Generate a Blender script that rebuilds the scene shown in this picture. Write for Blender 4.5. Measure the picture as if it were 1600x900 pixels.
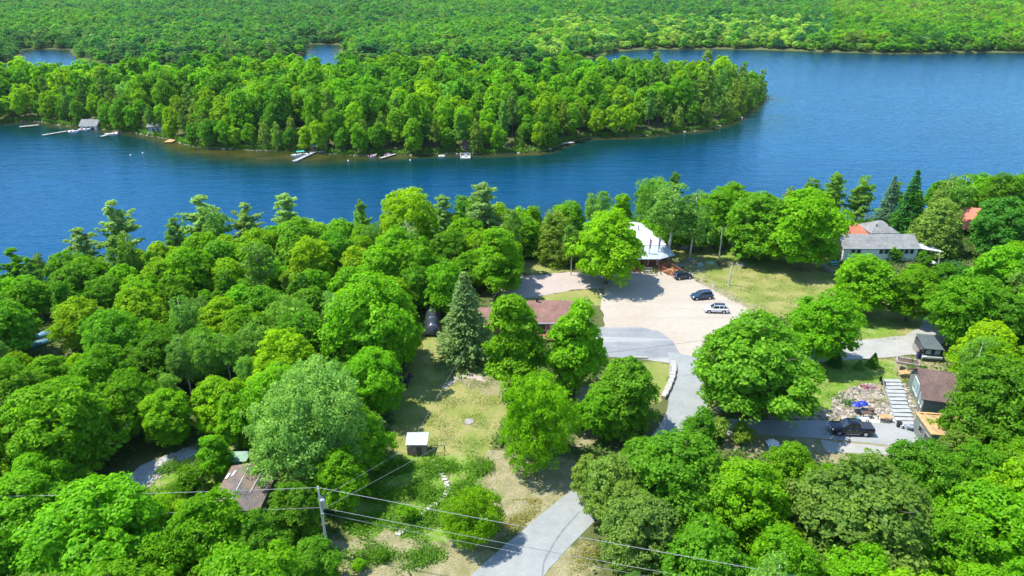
import bpy, bmesh, math, random
import numpy as np
from mathutils import Vector, Matrix

for o in list(bpy.data.objects):
    bpy.data.objects.remove(o, do_unlink=True)
sc = bpy.context.scene
col = sc.collection

# ---------------------------------------------------------------- camera
PITCH = math.radians(24.7)
CZ, F = 56.0, 1067.0
SP, CP = math.sin(PITCH), math.cos(PITCH)
cam_data = bpy.data.cameras.new('camera')
cam_data.sensor_width = 36.0
cam_data.lens = 24.0
cam_data.clip_start = 0.5
cam_data.clip_end = 20000
cam = bpy.data.objects.new('camera', cam_data)
cam.location = (0, 0, CZ)
cam.rotation_euler = (math.radians(90) - PITCH, 0, 0)
col.objects.link(cam)
sc.camera = cam

# ---------------------------------------------------------------- sky and sun
SUN_EL = math.radians(63)
SUN_AZ = math.atan2(-0.85, 0.12)          # compass angle (from +Y towards +X) of the direction to the sun
world = bpy.data.worlds.new('World')
sc.world = world
world.use_nodes = True
wn = world.node_tree
bg = wn.nodes['Background']
sky = wn.nodes.new('ShaderNodeTexSky')
sky.sky_type = 'NISHITA'
sky.sun_disc = False
sky.sun_elevation = SUN_EL
sky.sun_rotation = SUN_AZ
sky.ozone_density = 5.0
sky.air_density = 1.0
sky.dust_density = 0.15
wn.links.new(sky.outputs[0], bg.inputs[0])
bg.inputs[1].default_value = 0.15
sun_d = bpy.data.lights.new('sun', 'SUN')
sun_d.energy = 3.3
sun_d.angle = math.radians(0.6)
sun_d.color = (1.0, 0.955, 0.87)
sun = bpy.data.objects.new('sun', sun_d)
to_sun = Vector((math.sin(SUN_AZ) * math.cos(SUN_EL), math.cos(SUN_AZ) * math.cos(SUN_EL), math.sin(SUN_EL)))
sun.rotation_euler = to_sun.to_track_quat('Z', 'Y').to_euler()
sun.location = (-100, 50, 200)
col.objects.link(sun)
sc.view_settings.view_transform = 'Standard'
sc.view_settings.look = 'None'
sc.view_settings.exposure = 1.33
sc.view_settings.gamma = 1.0
sc.render.engine = 'CYCLES'
cy = sc.cycles
cy.max_bounces = 9
cy.diffuse_bounces = 6
cy.glossy_bounces = 3
cy.transmission_bounces = 5
cy.transparent_max_bounces = 4
cy.volume_bounces = 0
cy.caustics_reflective = False
cy.caustics_refractive = False

# ---------------------------------------------------------------- projection helpers
def ray(px, py):
    a, u = (px - 800) / F, (450 - py) / F
    return a, CP + u * SP, -SP + u * CP
def at(px, py, z=0.0):
    a, b, c = ray(px, py)
    t = (z - CZ) / c
    return Vector((a * t, b * t, z))
def scale_at(p):
    """pixels of the photograph per metre at a place"""
    return F / (p[1] * CP + (CZ - p[2]) * SP)
def proj(p):
    d = p[1] * CP + (CZ - p[2]) * SP
    v = (p[1] * SP - (CZ - p[2]) * CP) / d
    return 800 + F * p[0] / d, 450 - F * v
def depth_pt(px, d, z):
    u = ((z - CZ) / d + SP) / CP
    return Vector(((px - 800) / F * d, d * (CP + u * SP), z))

# ---------------------------------------------------------------- materials
def new_mat(name):
    m = bpy.data.materials.new(name)
    m.use_nodes = True
    m.node_tree.nodes.clear()
    return m, m.node_tree
def N(t, kind, **kw):
    n = t.nodes.new(kind)
    for k, v in kw.items():
        if k in n.inputs.keys():
            n.inputs[k].default_value = v
        else:
            setattr(n, k, v)
    return n
def ramp(t, fac, stops):
    r = t.nodes.new('ShaderNodeValToRGB')
    el = r.color_ramp.elements
    while len(el) < len(stops):
        el.new(0.5)
    for e, (p, c) in zip(el, stops):
        e.position = p
        e.color = (*c, 1) if len(c) == 3 else c
    t.links.new(fac, r.inputs[0])
    return r.outputs[0]
def mixc(t, fac, a, b, mode='MIX'):
    m = t.nodes.new('ShaderNodeMix')
    m.data_type = 'RGBA'
    m.blend_type = mode
    for s, v in ((m.inputs[0], fac), (m.inputs[6], a), (m.inputs[7], b)):
        if hasattr(v, 'is_output'):
            t.links.new(v, s)
        elif isinstance(v, (int, float)):
            s.default_value = v
        else:
            s.default_value = (*v, 1) if len(v) == 3 else v
    return m.outputs[2]
def mth(t, op, a, b=None, clamp=False):
    m = t.nodes.new('ShaderNodeMath')
    m.operation = op
    m.use_clamp = clamp
    for s, v in ((m.inputs[0], a), (m.inputs[1], b)):
        if v is None:
            continue
        if hasattr(v, 'is_output'):
            t.links.new(v, s)
        else:
            s.default_value = v
    return m.outputs[0]
def noise(t, scale, detail=4, vec=None, rough=0.6):
    n = N(t, 'ShaderNodeTexNoise')
    n.inputs['Scale'].default_value = scale
    n.inputs['Detail'].default_value = detail
    n.inputs['Roughness'].default_value = rough
    if vec is None:
        g = N(t, 'ShaderNodeNewGeometry')
        vec = g.outputs['Position']
    t.links.new(vec, n.inputs['Vector'])
    return n.outputs['Fac']
def finish(t, colour, rough=0.8, spec=0.3, metal=0.0, bump=None, bstr=0.3, bdist=0.05, **kw):
    p = N(t, 'ShaderNodeBsdfPrincipled')
    o = N(t, 'ShaderNodeOutputMaterial')
    if hasattr(colour, 'is_output'):
        t.links.new(colour, p.inputs['Base Color'])
    else:
        p.inputs['Base Color'].default_value = (*colour, 1)
    if hasattr(rough, 'is_output'):
        t.links.new(rough, p.inputs['Roughness'])
    else:
        p.inputs['Roughness'].default_value = rough
    p.inputs['Specular IOR Level'].default_value = spec
    p.inputs['Metallic'].default_value = metal
    for k, v in kw.items():
        p.inputs[k.replace('_', ' ')].default_value = v
    if bump is not None:
        b = N(t, 'ShaderNodeBump')
        b.inputs['Strength'].default_value = bstr
        b.inputs['Distance'].default_value = bdist
        t.links.new(bump, b.inputs['Height'])
        t.links.new(b.outputs[0], p.inputs['Normal'])
    t.links.new(p.outputs[0], o.inputs[0])
    return p
_mats = {}
def simple(name, c, rough=0.7, spec=0.3, metal=0.0, var=0.25, sc_=1.5, bstr=0.15, **kw):
    """a plain worn surface: base colour broken up by two scales of noise"""
    if name in _mats:
        return _mats[name]
    m, t = new_mat(name)
    tc = N(t, 'ShaderNodeTexCoord')
    n1 = noise(t, sc_, 4, tc.outputs['Object'])
    n2 = noise(t, sc_ * 9, 3, tc.outputs['Object'])
    lo = tuple(max(0, x * (1 - var)) for x in c)
    hi = tuple(min(1, x * (1 + var)) for x in c)
    c1 = ramp(t, n1, [(0.3, lo), (0.7, hi)])
    c2 = mixc(t, 0.25, c1, ramp(t, n2, [(0.3, lo), (0.75, hi)]))
    finish(t, c2, rough, spec, metal, n2, bstr, 0.02, **kw)
    _mats[name] = m
    return m

def leaf_material(name, attr=None, trans=0.5):
    m, t = new_mat(name)
    if attr:
        a = N(t, 'ShaderNodeAttribute', attribute_type='INSTANCER', attribute_name=attr)
        base = a.outputs['Color']
    else:
        a = N(t, 'ShaderNodeObjectInfo')
        base = a.outputs['Color']
    v = N(t, 'ShaderNodeAttribute', attribute_type='GEOMETRY', attribute_name='vary')
    gain = ramp(t, v.outputs['Fac'], [(0.0, (0.62, 0.68, 0.7)), (0.5, (1.0, 1.0, 1.0)), (0.85, (1.3, 1.22, 1.1)), (1.0, (1.6, 1.4, 1.1))])
    c = mixc(t, 1.0, base, gain, 'MULTIPLY')
    big = noise(t, 0.22, 2)
    c = mixc(t, 1.0, c, ramp(t, big, [(0.3, (0.82, 0.88, 0.9)), (0.7, (1.2, 1.12, 1.05))]), 'MULTIPLY')
    d = N(t, 'ShaderNodeBsdfDiffuse')
    tr = N(t, 'ShaderNodeBsdfTranslucent')
    gl = N(t, 'ShaderNodeBsdfGlossy')
    gl.inputs['Roughness'].default_value = 0.5
    gl.inputs['Color'].default_value = (0.4, 0.5, 0.3, 1)
    t.links.new(c, d.inputs[0])
    tc = mixc(t, 1.0, c, (1.2, 1.25, 0.4), 'MULTIPLY')
    t.links.new(tc, tr.inputs[0])
    mx = N(t, 'ShaderNodeMixShader')
    mx.inputs[0].default_value = trans
    t.links.new(d.outputs[0], mx.inputs[1]); t.links.new(tr.outputs[0], mx.inputs[2])
    m2 = N(t, 'ShaderNodeMixShader')
    m2.inputs[0].default_value = 0.02
    t.links.new(mx.outputs[0], m2.inputs[1]); t.links.new(gl.outputs[0], m2.inputs[2])
    o = N(t, 'ShaderNodeOutputMaterial')
    t.links.new(m2.outputs[0], o.inputs[0])
    return m
M_LEAF = leaf_material('leaf')
M_LEAF_FAR = leaf_material('leaf_far', 'leaf')
M_NEEDLE = leaf_material('needle', None, 0.38)

M_BARK = simple('bark', (0.16, 0.13, 0.10), 0.9, 0.1, var=0.4, sc_=3)
M_WBARK = simple('pale_bark', (0.55, 0.53, 0.48), 0.8, 0.2, var=0.3, sc_=4)
M_DEAD = simple('dead_wood', (0.36, 0.33, 0.31), 0.9, 0.1, var=0.25)

# ---------------------------------------------------------------- object helpers
def props(o, label=None, cat=None, group=None, kind=None):
    if label: o['label'] = label
    if cat: o['category'] = cat
    if group: o['group'] = group
    if kind: o['kind'] = kind
    return o
def empty(name, loc, rz=0.0, label=None, cat=None, group=None, scale=None):
    o = bpy.data.objects.new(name, None)
    o.location = loc
    o.rotation_euler = (0, 0, rz)
    o.empty_display_size = 0.3
    if scale: o.scale = scale
    col.objects.link(o)
    return props(o, label, cat, group)
def link(name, mesh, parent=None, loc=(0, 0, 0), rz=0.0):
    o = bpy.data.objects.new(name, mesh)
    o.location = loc
    o.rotation_euler = (0, 0, rz)
    col.objects.link(o)
    if parent is not None:
        o.parent = parent
    return o
class MB:
    def __init__(s):
        s.v, s.f = [], []
    def add(s, vs, fs):
        b = len(s.v)
        s.v += [tuple(v) for v in vs]
        s.f += [tuple(i + b for i in f) for f in fs]
        return s
    def box(s, c, d, rz=0.0, rx=0.0, ry=0.0):
        R = Matrix.Rotation(rz, 3, 'Z') @ Matrix.Rotation(ry, 3, 'Y') @ Matrix.Rotation(rx, 3, 'X')
        c = Vector(c)
        vs = [c + R @ Vector((x * d[0] / 2, y * d[1] / 2, z * d[2] / 2)) for x in (-1, 1) for y in (-1, 1) for z in (-1, 1)]
        return s.add(vs, [(0, 1, 3, 2), (4, 6, 7, 5), (0, 4, 5, 1), (2, 3, 7, 6), (0, 2, 6, 4), (1, 5, 7, 3)])
    def tube(s, pts, rad, n=8, cap=True):
        pts = [Vector(p) for p in pts]
        if not hasattr(rad, '__len__'):
            rad = [rad] * len(pts)
        rings = []
        for i, p in enumerate(pts):
            d = (pts[min(i + 1, len(pts) - 1)] - pts[max(i - 1, 0)]).normalized()
            a = d.cross(Vector((0, 0, 1)) if abs(d.z) < 0.9 else Vector((1, 0, 0))).normalized()
            b = d.cross(a)
            rings.append([p + (a * math.cos(k * 2 * math.pi / n) + b * math.sin(k * 2 * math.pi / n)) * rad[i] for k in range(n)])
        vs = [v for r in rings for v in r]
        fs = [(i * n + k, i * n + (k + 1) % n, (i + 1) * n + (k + 1) % n, (i + 1) * n + k) for i in range(len(pts) - 1) for k in range(n)]
        if cap:
            fs += [tuple(range(n))[::-1], tuple((len(pts) - 1) * n + k for k in range(n))]
        return s.add(vs, fs)
    def prism(s, poly, z0, z1):
        n = len(poly)
        vs = [(p[0], p[1], z0) for p in poly] + [(p[0], p[1], z1) for p in poly]
        return s.add(vs, [tuple(range(n))[::-1], tuple(range(n, 2 * n))] + [(i, (i + 1) % n, n + (i + 1) % n, n + i) for i in range(n)])
    def slab(s, pts, th):
        """a sloping slab: top polygon in 3-D and thickness downwards"""
        n = len(pts)
        pts = [Vector(p) for p in pts]
        vs = pts + [p - Vector((0, 0, th)) for p in pts]
        return s.add(vs, [tuple(range(n)), tuple(range(n, 2 * n))[::-1]] + [(i, n + i, n + (i + 1) % n, (i + 1) % n) for i in range(n)])
    def loft(s, rings):
        n = len(rings[0])
        vs = [v for r in rings for v in r]
        fs = [(i * n + k, i * n + (k + 1) % n, (i + 1) * n + (k + 1) % n, (i + 1) * n + k) for i in range(len(rings) - 1) for k in range(n)]
        fs += [tuple(range(n))[::-1], tuple((len(rings) - 1) * n + k for k in range(n))]
        return s.add(vs, fs)
    def rock(s, c, r, rng, sq=0.6):
        vs, fs = [], []
        for i in range(3):
            for k in range(6):
                a = k * math.pi / 3 + rng.random() * 0.5
                q = r * (0.75 + 0.4 * rng.random()) * (1.0, 0.95, 0.5)[i]
                vs.append((c[0] + q * math.cos(a), c[1] + q * math.sin(a), c[2] + r * sq * (-0.4, 0.4, 1.0)[i]))
        for i in range(2):
            for k in range(6):
                fs.append((i * 6 + k, i * 6 + (k + 1) % 6, (i + 1) * 6 + (k + 1) % 6, (i + 1) * 6 + k))
        fs.append((12, 13, 14, 15, 16, 17))
        return s.add(vs, fs)
    def mesh(s, name, mat, smooth=False):
        me = bpy.data.meshes.new(name)
        me.from_pydata(s.v, [], s.f)
        me.validate()
        if mat: me.materials.append(mat)
        bm = bmesh.new(); bm.from_mesh(me)
        bmesh.ops.recalc_face_normals(bm, faces=bm.faces)
        bm.to_mesh(me); bm.free()
        if smooth:
            me.polygons.foreach_set('use_smooth', [True] * len(me.polygons))
        return me
    def build(s, name, mat, parent=None, smooth=False, loc=(0, 0, 0), rz=0.0):
        return link(name, s.mesh(name, mat, smooth), parent, loc, rz)

# ---------------------------------------------------------------- polygons and distances
_pc = {}
def sdist(P, poly):
    """signed distance (positive inside) of points P (n,2) to a closed polygon"""
    key = id(poly)
    if key in _pc and _pc[key][0] is poly:
        poly = _pc[key][1]
    else:
        src = poly
        poly = np.asarray([(p[0], p[1]) for p in poly], float)
        if len(src) > 60:
            _pc[key] = (src, poly)
    if len(P) < 60:
        A, E = poly, np.roll(poly, -1, 0) - poly
        w = P[:, None, :] - A[None]
        t = np.clip((w * E[None]).sum(2) / np.maximum((E * E).sum(1), 1e-12)[None], 0, 1)
        q = w - t[:, :, None] * E[None]
        dist = np.sqrt((q * q).sum(2).min(1))
        c = (A[None, :, 1] > P[:, None, 1]) != ((A + E)[None, :, 1] > P[:, None, 1])
        with np.errstate(divide='ignore', invalid='ignore'):
            x = E[None, :, 0] * (P[:, None, 1] - A[None, :, 1]) / E[None, :, 1] + A[None, :, 0]
            ins = (c & (P[:, None, 0] < x)).sum(1) % 2 == 1
        return np.where(ins, dist, -dist)
    d = np.full(len(P), 1e18)
    inside = np.zeros(len(P), bool)
    for a, b in zip(poly, np.roll(poly, -1, 0)):
        e = b - a
        w = P - a
        t = np.clip((w @ e) / max(e @ e, 1e-12), 0, 1)
        q = w - t[:, None] * e
        d = np.minimum(d, (q * q).sum(1))
        c = (a[1] > P[:, 1]) != (b[1] > P[:, 1])
        with np.errstate(divide='ignore', invalid='ignore'):
            x = (b[0] - a[0]) * (P[:, 1] - a[1]) / (b[1] - a[1]) + a[0]
        inside ^= c & (P[:, 0] < x)
    d = np.sqrt(d)
    return np.where(inside, d, -d)
def wob(poly, step, amp, seed, closed=True):
    """subdivide an outline and roughen it"""
    r = random.Random(seed)
    out = []
    n = len(poly)
    for i in range(n if closed else n - 1):
        a, b = Vector(poly[i][:2]), Vector(poly[(i + 1) % n][:2])
        k = max(1, int((b - a).length / step))
        for j in range(k):
            p = a.lerp(b, j / k)
            out.append((p.x + r.uniform(-amp, amp), p.y + r.uniform(-amp, amp)))
    return out
def G(pts, z=0.0):
    return [tuple(at(x, y, z))[:2] for x, y in pts]
WATER = -5.0
near_shore = [depth_pt(x, d, WATER) for x, d in ((-1400, 112), (-500, 122), (-150, 131), (0, 138), (60, 136), (150, 144), (300, 152), (450, 159), (560, 165), (750, 173), (850, 175), (1000, 180), (1200, 183), (1400, 187), (1600, 196), (2000, 215), (2600, 250))]
NEAR = wob([(p.x, p.y) for p in near_shore], 6, 1.2, 3, False) + [(900, 100), (900, -700), (-900, -700), (-900, 100)]
ISLE = [tuple(at(x, y, WATER))[:2] for x, y in ((-420, 214), (-200, 206), (-60, 200), (0, 193), (30, 191), (60, 190), (100, 197), (140, 200), (165, 203), (195, 206), (235, 213), (262, 216), (275, 222), (300, 230), (350, 233), (400, 236), (450, 236), (500, 240), (530, 242), (600, 243), (660, 242), (700, 240), (760, 242), (800, 241), (840, 238), (865, 231), (885, 224), (905, 218), (940, 215), (1000, 213), (1050, 208), (1100, 203), (1130, 195), (1158, 184), (1172, 172), (1188, 160), (1196, 150))]
ISLE = wob(ISLE, 5, 0.8, 5, False) + [(x, y) for x, y in ((140, 372), (136, 392), (110, 402), (60, 398), (0, 392), (-60, 398), (-120, 392), (-165, 398), (-220, 388), (-420, 380), (-600, 330))]
FAR = [tuple(at(x, y, WATER))[:2] for x, y in ((2900, 98), (2200, 90), (1600, 82), (1400, 84), (1280, 81), (1150, 77), (1000, 77), (960, 81), (900, 97), (700, 104), (545, 101), (536, 90), (531, 70), (482, 68), (476, 84), (430, 98), (300, 104), (150, 100), (118, 88), (108, 78), (40, 76), (26, 98), (-400, 106), (-1200, 120))]
FAR = wob(FAR, 14, 3.0, 7, False) + [(-9000, 2500), (-9000, 12000), (9000, 12000), (9000, 2500)]

def land(P):
    dn, di, df = sdist(P, NEAR), sdist(P, ISLE), sdist(P, FAR)
    return dn, di, df
def height(P, D=None):
    dn, di, df = D if D is not None else land(P)
    x, y = P[:, 0], P[:, 1]
    und = np.sin(x * 0.031 + 1.3) * np.cos(y * 0.027) + 0.5 * np.sin(x * 0.08 + y * 0.05)
    hn = WATER + np.clip(dn * 0.30, -3, 5.0)
    hi = WATER + np.where(di > 0, np.minimum(di * 0.22, 1.6) + 7.0 * (1 - np.exp(-np.maximum(di - 6, 0) / 30)) + 0.5 * und * np.clip(di / 30, 0, 1), np.maximum(di * 0.3, -3))
    hf = WATER + np.where(df > 0, np.minimum(df * 0.2, 1.2) + 7 * (1 - np.exp(-np.maximum(df - 8, 0) / 90)) + np.clip((df - 300) * 0.012, 0, 30) + (5.0 * np.sin(x * 0.012 + 0.6) * np.sin(y * 0.019 + x * 0.003) + 1.5 * und) * np.clip((df - 20) / 200, 0, 1), np.maximum(df * 0.3, -3))
    h = np.maximum(np.maximum(hn, hi), hf)
    return h
def ground_z(x, y):
    return float(height(np.array([[x, y]]))[0])

# ---------------------------------------------------------------- ground sheet
def fan(rows, ncol):
    rows = np.asarray(rows)
    half = np.maximum(150, 1.35 * (rows + 45))
    half = np.where(rows < 20, 260, half)
    t = np.linspace(-1, 1, ncol)
    X = half[:, None] * t[None, :]
    Y = np.repeat(rows[:, None], ncol, 1)
    P = np.stack([X.ravel(), Y.ravel()], 1)
    nr = len(rows)
    idx = np.arange(nr * ncol).reshape(nr, ncol)
    q = np.stack([idx[:-1, :-1], idx[:-1, 1:], idx[1:, 1:], idx[1:, :-1]], -1).reshape(-1, 4)
    return P, q
def np_mesh(name, V, Q, mat, smooth=True):
    me = bpy.data.meshes.new(name)
    k = Q.shape[1]
    me.vertices.add(len(V)); me.vertices.foreach_set('co', V.astype(np.float32).ravel())
    me.loops.add(Q.size); me.loops.foreach_set('vertex_index', Q.astype(np.int32).ravel())
    me.polygons.add(len(Q))
    me.polygons.foreach_set('loop_start', np.arange(0, Q.size, k, dtype=np.int32))
    me.polygons.foreach_set('loop_total', np.full(len(Q), k, dtype=np.int32))
    if smooth: me.polygons.foreach_set('use_smooth', np.ones(len(Q), bool))
    me.update()
    me.validate()
    if mat: me.materials.append(mat)
    return me
rows = [-600, -300, -120, -40, 0, 20]
y = 30.0
while y < 9000:
    rows.append(y)
    y += max(0.9, 0.0115 * y)
P2, Q2 = fan(rows, 300)
D2 = land(P2)
H2 = height(P2, D2)
V2 = np.concatenate([P2, H2[:, None]], 1)

LAWNS = [
    [(668, 500), (700, 560), (780, 590), (800, 640), (770, 680), (770, 720), (630, 715), (612, 690), (616, 640), (630, 590), (650, 540)],
    [(1040, 378), (1160, 370), (1210, 395), (1290, 400), (1320, 425), (1330, 470), (1250, 500), (1180, 490), (1150, 470), (1110, 445), (1075, 425), (1050, 412)],
    [(1300, 480), (1400, 470), (1450, 500), (1440, 520), (1380, 532), (1310, 537)],
    [(1190, 560), (1320, 560), (1410, 562), (1415, 600), (1340, 605), (1310, 640), (1290, 655), (1190, 655)],
    [(822, 466), (900, 453), (945, 452), (940, 478), (820, 478)],
    [(810, 408), (850, 404), (895, 424), (822, 429)],
    [(950, 575), (1040, 565), (1050, 580), (1035, 630), (950, 640)],
    [(985, 412), (1050, 408), (1052, 416), (990, 420)],
]
DIRT = [
    [(690, 560), (760, 575), (790, 610), (775, 620), (720, 600), (690, 585)],
    [(770, 700), (900, 720), (900, 770), (850, 810), (790, 830), (760, 790), (740, 730)],
    [(500, 850), (600, 830), (700, 850), (780, 830), (760, 900), (700, 920), (480, 920)],
    [(900, 610), (950, 600), (960, 680), (900, 700)],
    [(1060, 425), (1090, 436), (1130, 450), (1160, 470), (1190, 490), (1165, 500), (1140, 470), (1100, 452)],
    [(1060, 405), (1100, 402), (1105, 420), (1085, 430), (1060, 418)],
    [(1095, 560), (1120, 600), (1125, 660), (1105, 660), (1098, 600)],
    [(860, 860), (920, 850), (930, 920), (840, 920)],
    [(1120, 655), (1440, 675), (1440, 730), (1140, 705)],
    [(1320, 605), (1400, 598), (1440, 630), (1440, 665), (1300, 665)],
    [(1400, 560), (1480, 560), (1480, 590), (1400, 590)],
]
WEED = [
    [(560, 730), (640, 705), (760, 720), (770, 770), (740, 850), (640, 850), (560, 850), (520, 800)],
    [(210, 780), (310, 700), (360, 690), (380, 760), (300, 800), (220, 800)],
]
GREEN = [[(1225, 562), (1320, 562), (1400, 566), (1412, 600), (1335, 603), (1300, 638), (1230, 645)], [(1160, 385), (1210, 395), (1200, 420), (1120, 400)], [(1300, 500), (1400, 498), (1400, 525), (1310, 530)]]
def mask(polys, soft, w=1.0):
    m = np.zeros(len(P2))
    near = (P2[:, 1] < 260) & (P2[:, 1] > 20)
    for p in polys:
        s = np.full(len(P2), -99.0)
        s[near] = sdist(P2[near], G(p))
        m = np.maximum(m, np.clip(0.5 + s / soft, 0, 1))
    return m * w
zr, zg, zb = mask(LAWNS, 3.0), mask(DIRT, 4.0), mask(WEED + GREEN, 4.0)
shore = np.maximum(np.maximum(D2[0], D2[1]), D2[2])
za = np.clip(1 - np.abs(shore - 0.2) / 1.7, 0, 1) * (P2[:, 1] < 420)                 # bare bank at the waterline
m, t = new_mat('ground')
zone = N(t, 'ShaderNodeAttribute', attribute_type='GEOMETRY', attribute_name='zone')
bank = N(t, 'ShaderNodeAttribute', attribute_type='GEOMETRY', attribute_name='bank')
sep = N(t, 'ShaderNodeSeparateColor')
t.links.new(zone.outputs['Color'], sep.inputs[0])
n_s, n_m, n_f = noise(t, 0.16, 7, rough=0.68), noise(t, 0.7, 6), noise(t, 5.0, 4)
litter = mixc(t, n_m, (0.05, 0.09, 0.018), (0.13, 0.12, 0.05))
grass = ramp(t, n_s, [(0.3, (0.11, 0.19, 0.025)), (0.45, (0.19, 0.22, 0.045)), (0.58, (0.30, 0.26, 0.10)), (0.7, (0.14, 0.20, 0.03))])
grass = mixc(t, mth(t, 'MULTIPLY', n_m, 0.7), grass, ramp(t, n_f, [(0.3, (0.08, 0.16, 0.02)), (0.7, (0.33, 0.28, 0.13))]))
dirt = ramp(t, n_m, [(0.25, (0.15, 0.13, 0.06)), (0.5, (0.28, 0.22, 0.14)), (0.75, (0.36, 0.30, 0.21))])
dirt = mixc(t, ramp(t, n_f, [(0.46, (0, 0, 0)), (0.58, (0.8, 0.8, 0.8))]), dirt, (0.13, 0.19, 0.04))
weed = ramp(t, n_m, [(0.35, (0.10, 0.20, 0.02)), (0.55, (0.17, 0.25, 0.04)), (0.72, (0.30, 0.25, 0.15))])
def edge(s):
    k = mth(t, 'ADD', s, mth(t, 'MULTIPLY', mth(t, 'SUBTRACT', n_m, 0.5), 1.3))
    return ramp(t, k, [(0.38, (0, 0, 0)), (0.58, (1, 1, 1))])
c = mixc(t, edge(sep.outputs[0]), litter, grass)
c = mixc(t, edge(sep.outputs[2]), c, weed)
c = mixc(t, edge(sep.outputs[1]), c, dirt)
c = mixc(t, edge(bank.outputs['Fac']), c, ramp(t, n_m, [(0.3, (0.10, 0.12, 0.04)), (0.55, (0.24, 0.20, 0.14)), (0.7, (0.09, 0.15, 0.03))]))
finish(t, c, 0.95, 0.1, bump=n_f, bstr=0.5, bdist=0.12)
M_GROUND = m
gm = np_mesh('ground', V2, Q2, M_GROUND)
ca = gm.color_attributes.new('zone', 'FLOAT_COLOR', 'POINT')
ca.data.foreach_set('color', np.stack([zr, zg, zb, np.ones_like(zr)], 1).astype(np.float32).ravel())
ba = gm.attributes.new('bank', 'FLOAT', 'POINT')
ba.data.foreach_set('value', za.astype(np.float32))
ground = link('ground', gm)
props(ground, 'dry grass lawns and leaf litter on the lakeside land and far shores', kind='structure')

# ---------------------------------------------------------------- water
m, t = new_mat('lake_water')
sh = N(t, 'ShaderNodeAttribute', attribute_type='GEOMETRY', attribute_name='shallow_plus_reflection')
g = N(t, 'ShaderNodeNewGeometry')
mp = N(t, 'ShaderNodeMapping')
mp.inputs['Rotation'].default_value = (0, 0, math.radians(-28))
mp.inputs['Scale'].default_value = (0.45, 1.6, 1)
t.links.new(g.outputs['Position'], mp.inputs['Vector'])
w1 = noise(t, 0.85, 3, mp.outputs[0], 0.55)
w2 = noise(t, 0.16, 3, mp.outputs[0], 0.5)
patch = noise(t, 0.012, 3)
deep = ramp(t, patch, [(0.3, (0.0, 0.032, 0.074)), (0.7, (0.001, 0.048, 0.102))])
olive = ramp(t, noise(t, 0.08, 3), [(0.35, (0.025, 0.035, 0.006)), (0.7, (0.075, 0.065, 0.015))])
cw = mixc(t, ramp(t, sh.outputs['Fac'], [(0.0, (0, 0, 0)), (0.45, (1, 1, 1))]), deep, (0.002, 0.028, 0.026))  # dark green: shallows plus the trees' reflection painted into the water colour
ol = N(t, 'ShaderNodeAttribute', attribute_type='GEOMETRY', attribute_name='lakebed')
cw = mixc(t, ramp(t, ol.outputs['Fac'], [(0.05, (0, 0, 0)), (0.7, (1, 1, 1))]), cw, olive)
dw = N(t, 'ShaderNodeBsdfDiffuse'); gw = N(t, 'ShaderNodeBsdfGlossy'); mw_ = N(t, 'ShaderNodeMixShader'); fr = N(t, 'ShaderNodeFresnel'); ow = N(t, 'ShaderNodeOutputMaterial')
t.links.new(cw, dw.inputs[0])
gw.inputs['Roughness'].default_value = 0.06
gw.inputs['Color'].default_value = (0.42, 0.68, 0.88, 1)
fr.inputs['IOR'].default_value = 1.333
t.links.new(fr.outputs[0], mw_.inputs[0]); t.links.new(dw.outputs[0], mw_.inputs[1]); t.links.new(gw.outputs[0], mw_.inputs[2])
t.links.new(mw_.outputs[0], ow.inputs[0])
hsum = mth(t, 'ADD', mth(t, 'MULTIPLY', w1, 0.6), w2)
bmp = N(t, 'ShaderNodeBump')
bmp.inputs['Strength'].default_value = 0.6
bmp.inputs['Distance'].default_value = 0.42
t.links.new(hsum, bmp.inputs['Height'])
for nd in (gw, fr, dw):
    t.links.new(bmp.outputs[0], nd.inputs['Normal'])
M_WATER = m
wr = [-100, 0, 60, 90]
y = 100.0
while y < 1500:
    wr.append(y)
    y += max(2.0, 0.02 * y)
PW, QW = fan(wr, 200)
DW = land(PW)
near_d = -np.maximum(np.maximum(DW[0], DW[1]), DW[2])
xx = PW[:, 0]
reach = np.where((np.abs(DW[1]) < 70) & (PW[:, 1] < 330), 34, 12) + 14 * np.exp(-((xx + 90) / 40) ** 2) * (np.abs(DW[1]) < 60)  # wider off the island, where the band paints in its dark tree reflections
shal_refl = np.clip(1 - near_d / reach, 0, 1) ** 1.5
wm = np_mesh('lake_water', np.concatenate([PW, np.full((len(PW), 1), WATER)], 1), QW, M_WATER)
wa = wm.attributes.new('shallow_plus_reflection', 'FLOAT', 'POINT')
wa.data.foreach_set('value', shal_refl.astype(np.float32))
bed = np.clip(1 - near_d / (5 + 20 * np.exp(-((xx + 92) / 38) ** 2) * (PW[:, 1] > 200)), 0, 1)
wm.attributes.new('lakebed', 'FLOAT', 'POINT').data.foreach_set('value', bed.astype(np.float32))
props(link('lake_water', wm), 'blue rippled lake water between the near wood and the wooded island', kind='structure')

# ---------------------------------------------------------------- air
mh, t = new_mat('haze')
pv = N(t, 'ShaderNodeVolumePrincipled')
pv.inputs['Color'].default_value = (0.70, 0.88, 1.0, 1)
pv.inputs['Density'].default_value = 0.000035
pv.inputs['Anisotropy'].default_value = 0.2
t.links.new(pv.outputs[0], N(t, 'ShaderNodeOutputMaterial').inputs['Volume'])
HAZE = mh

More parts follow.
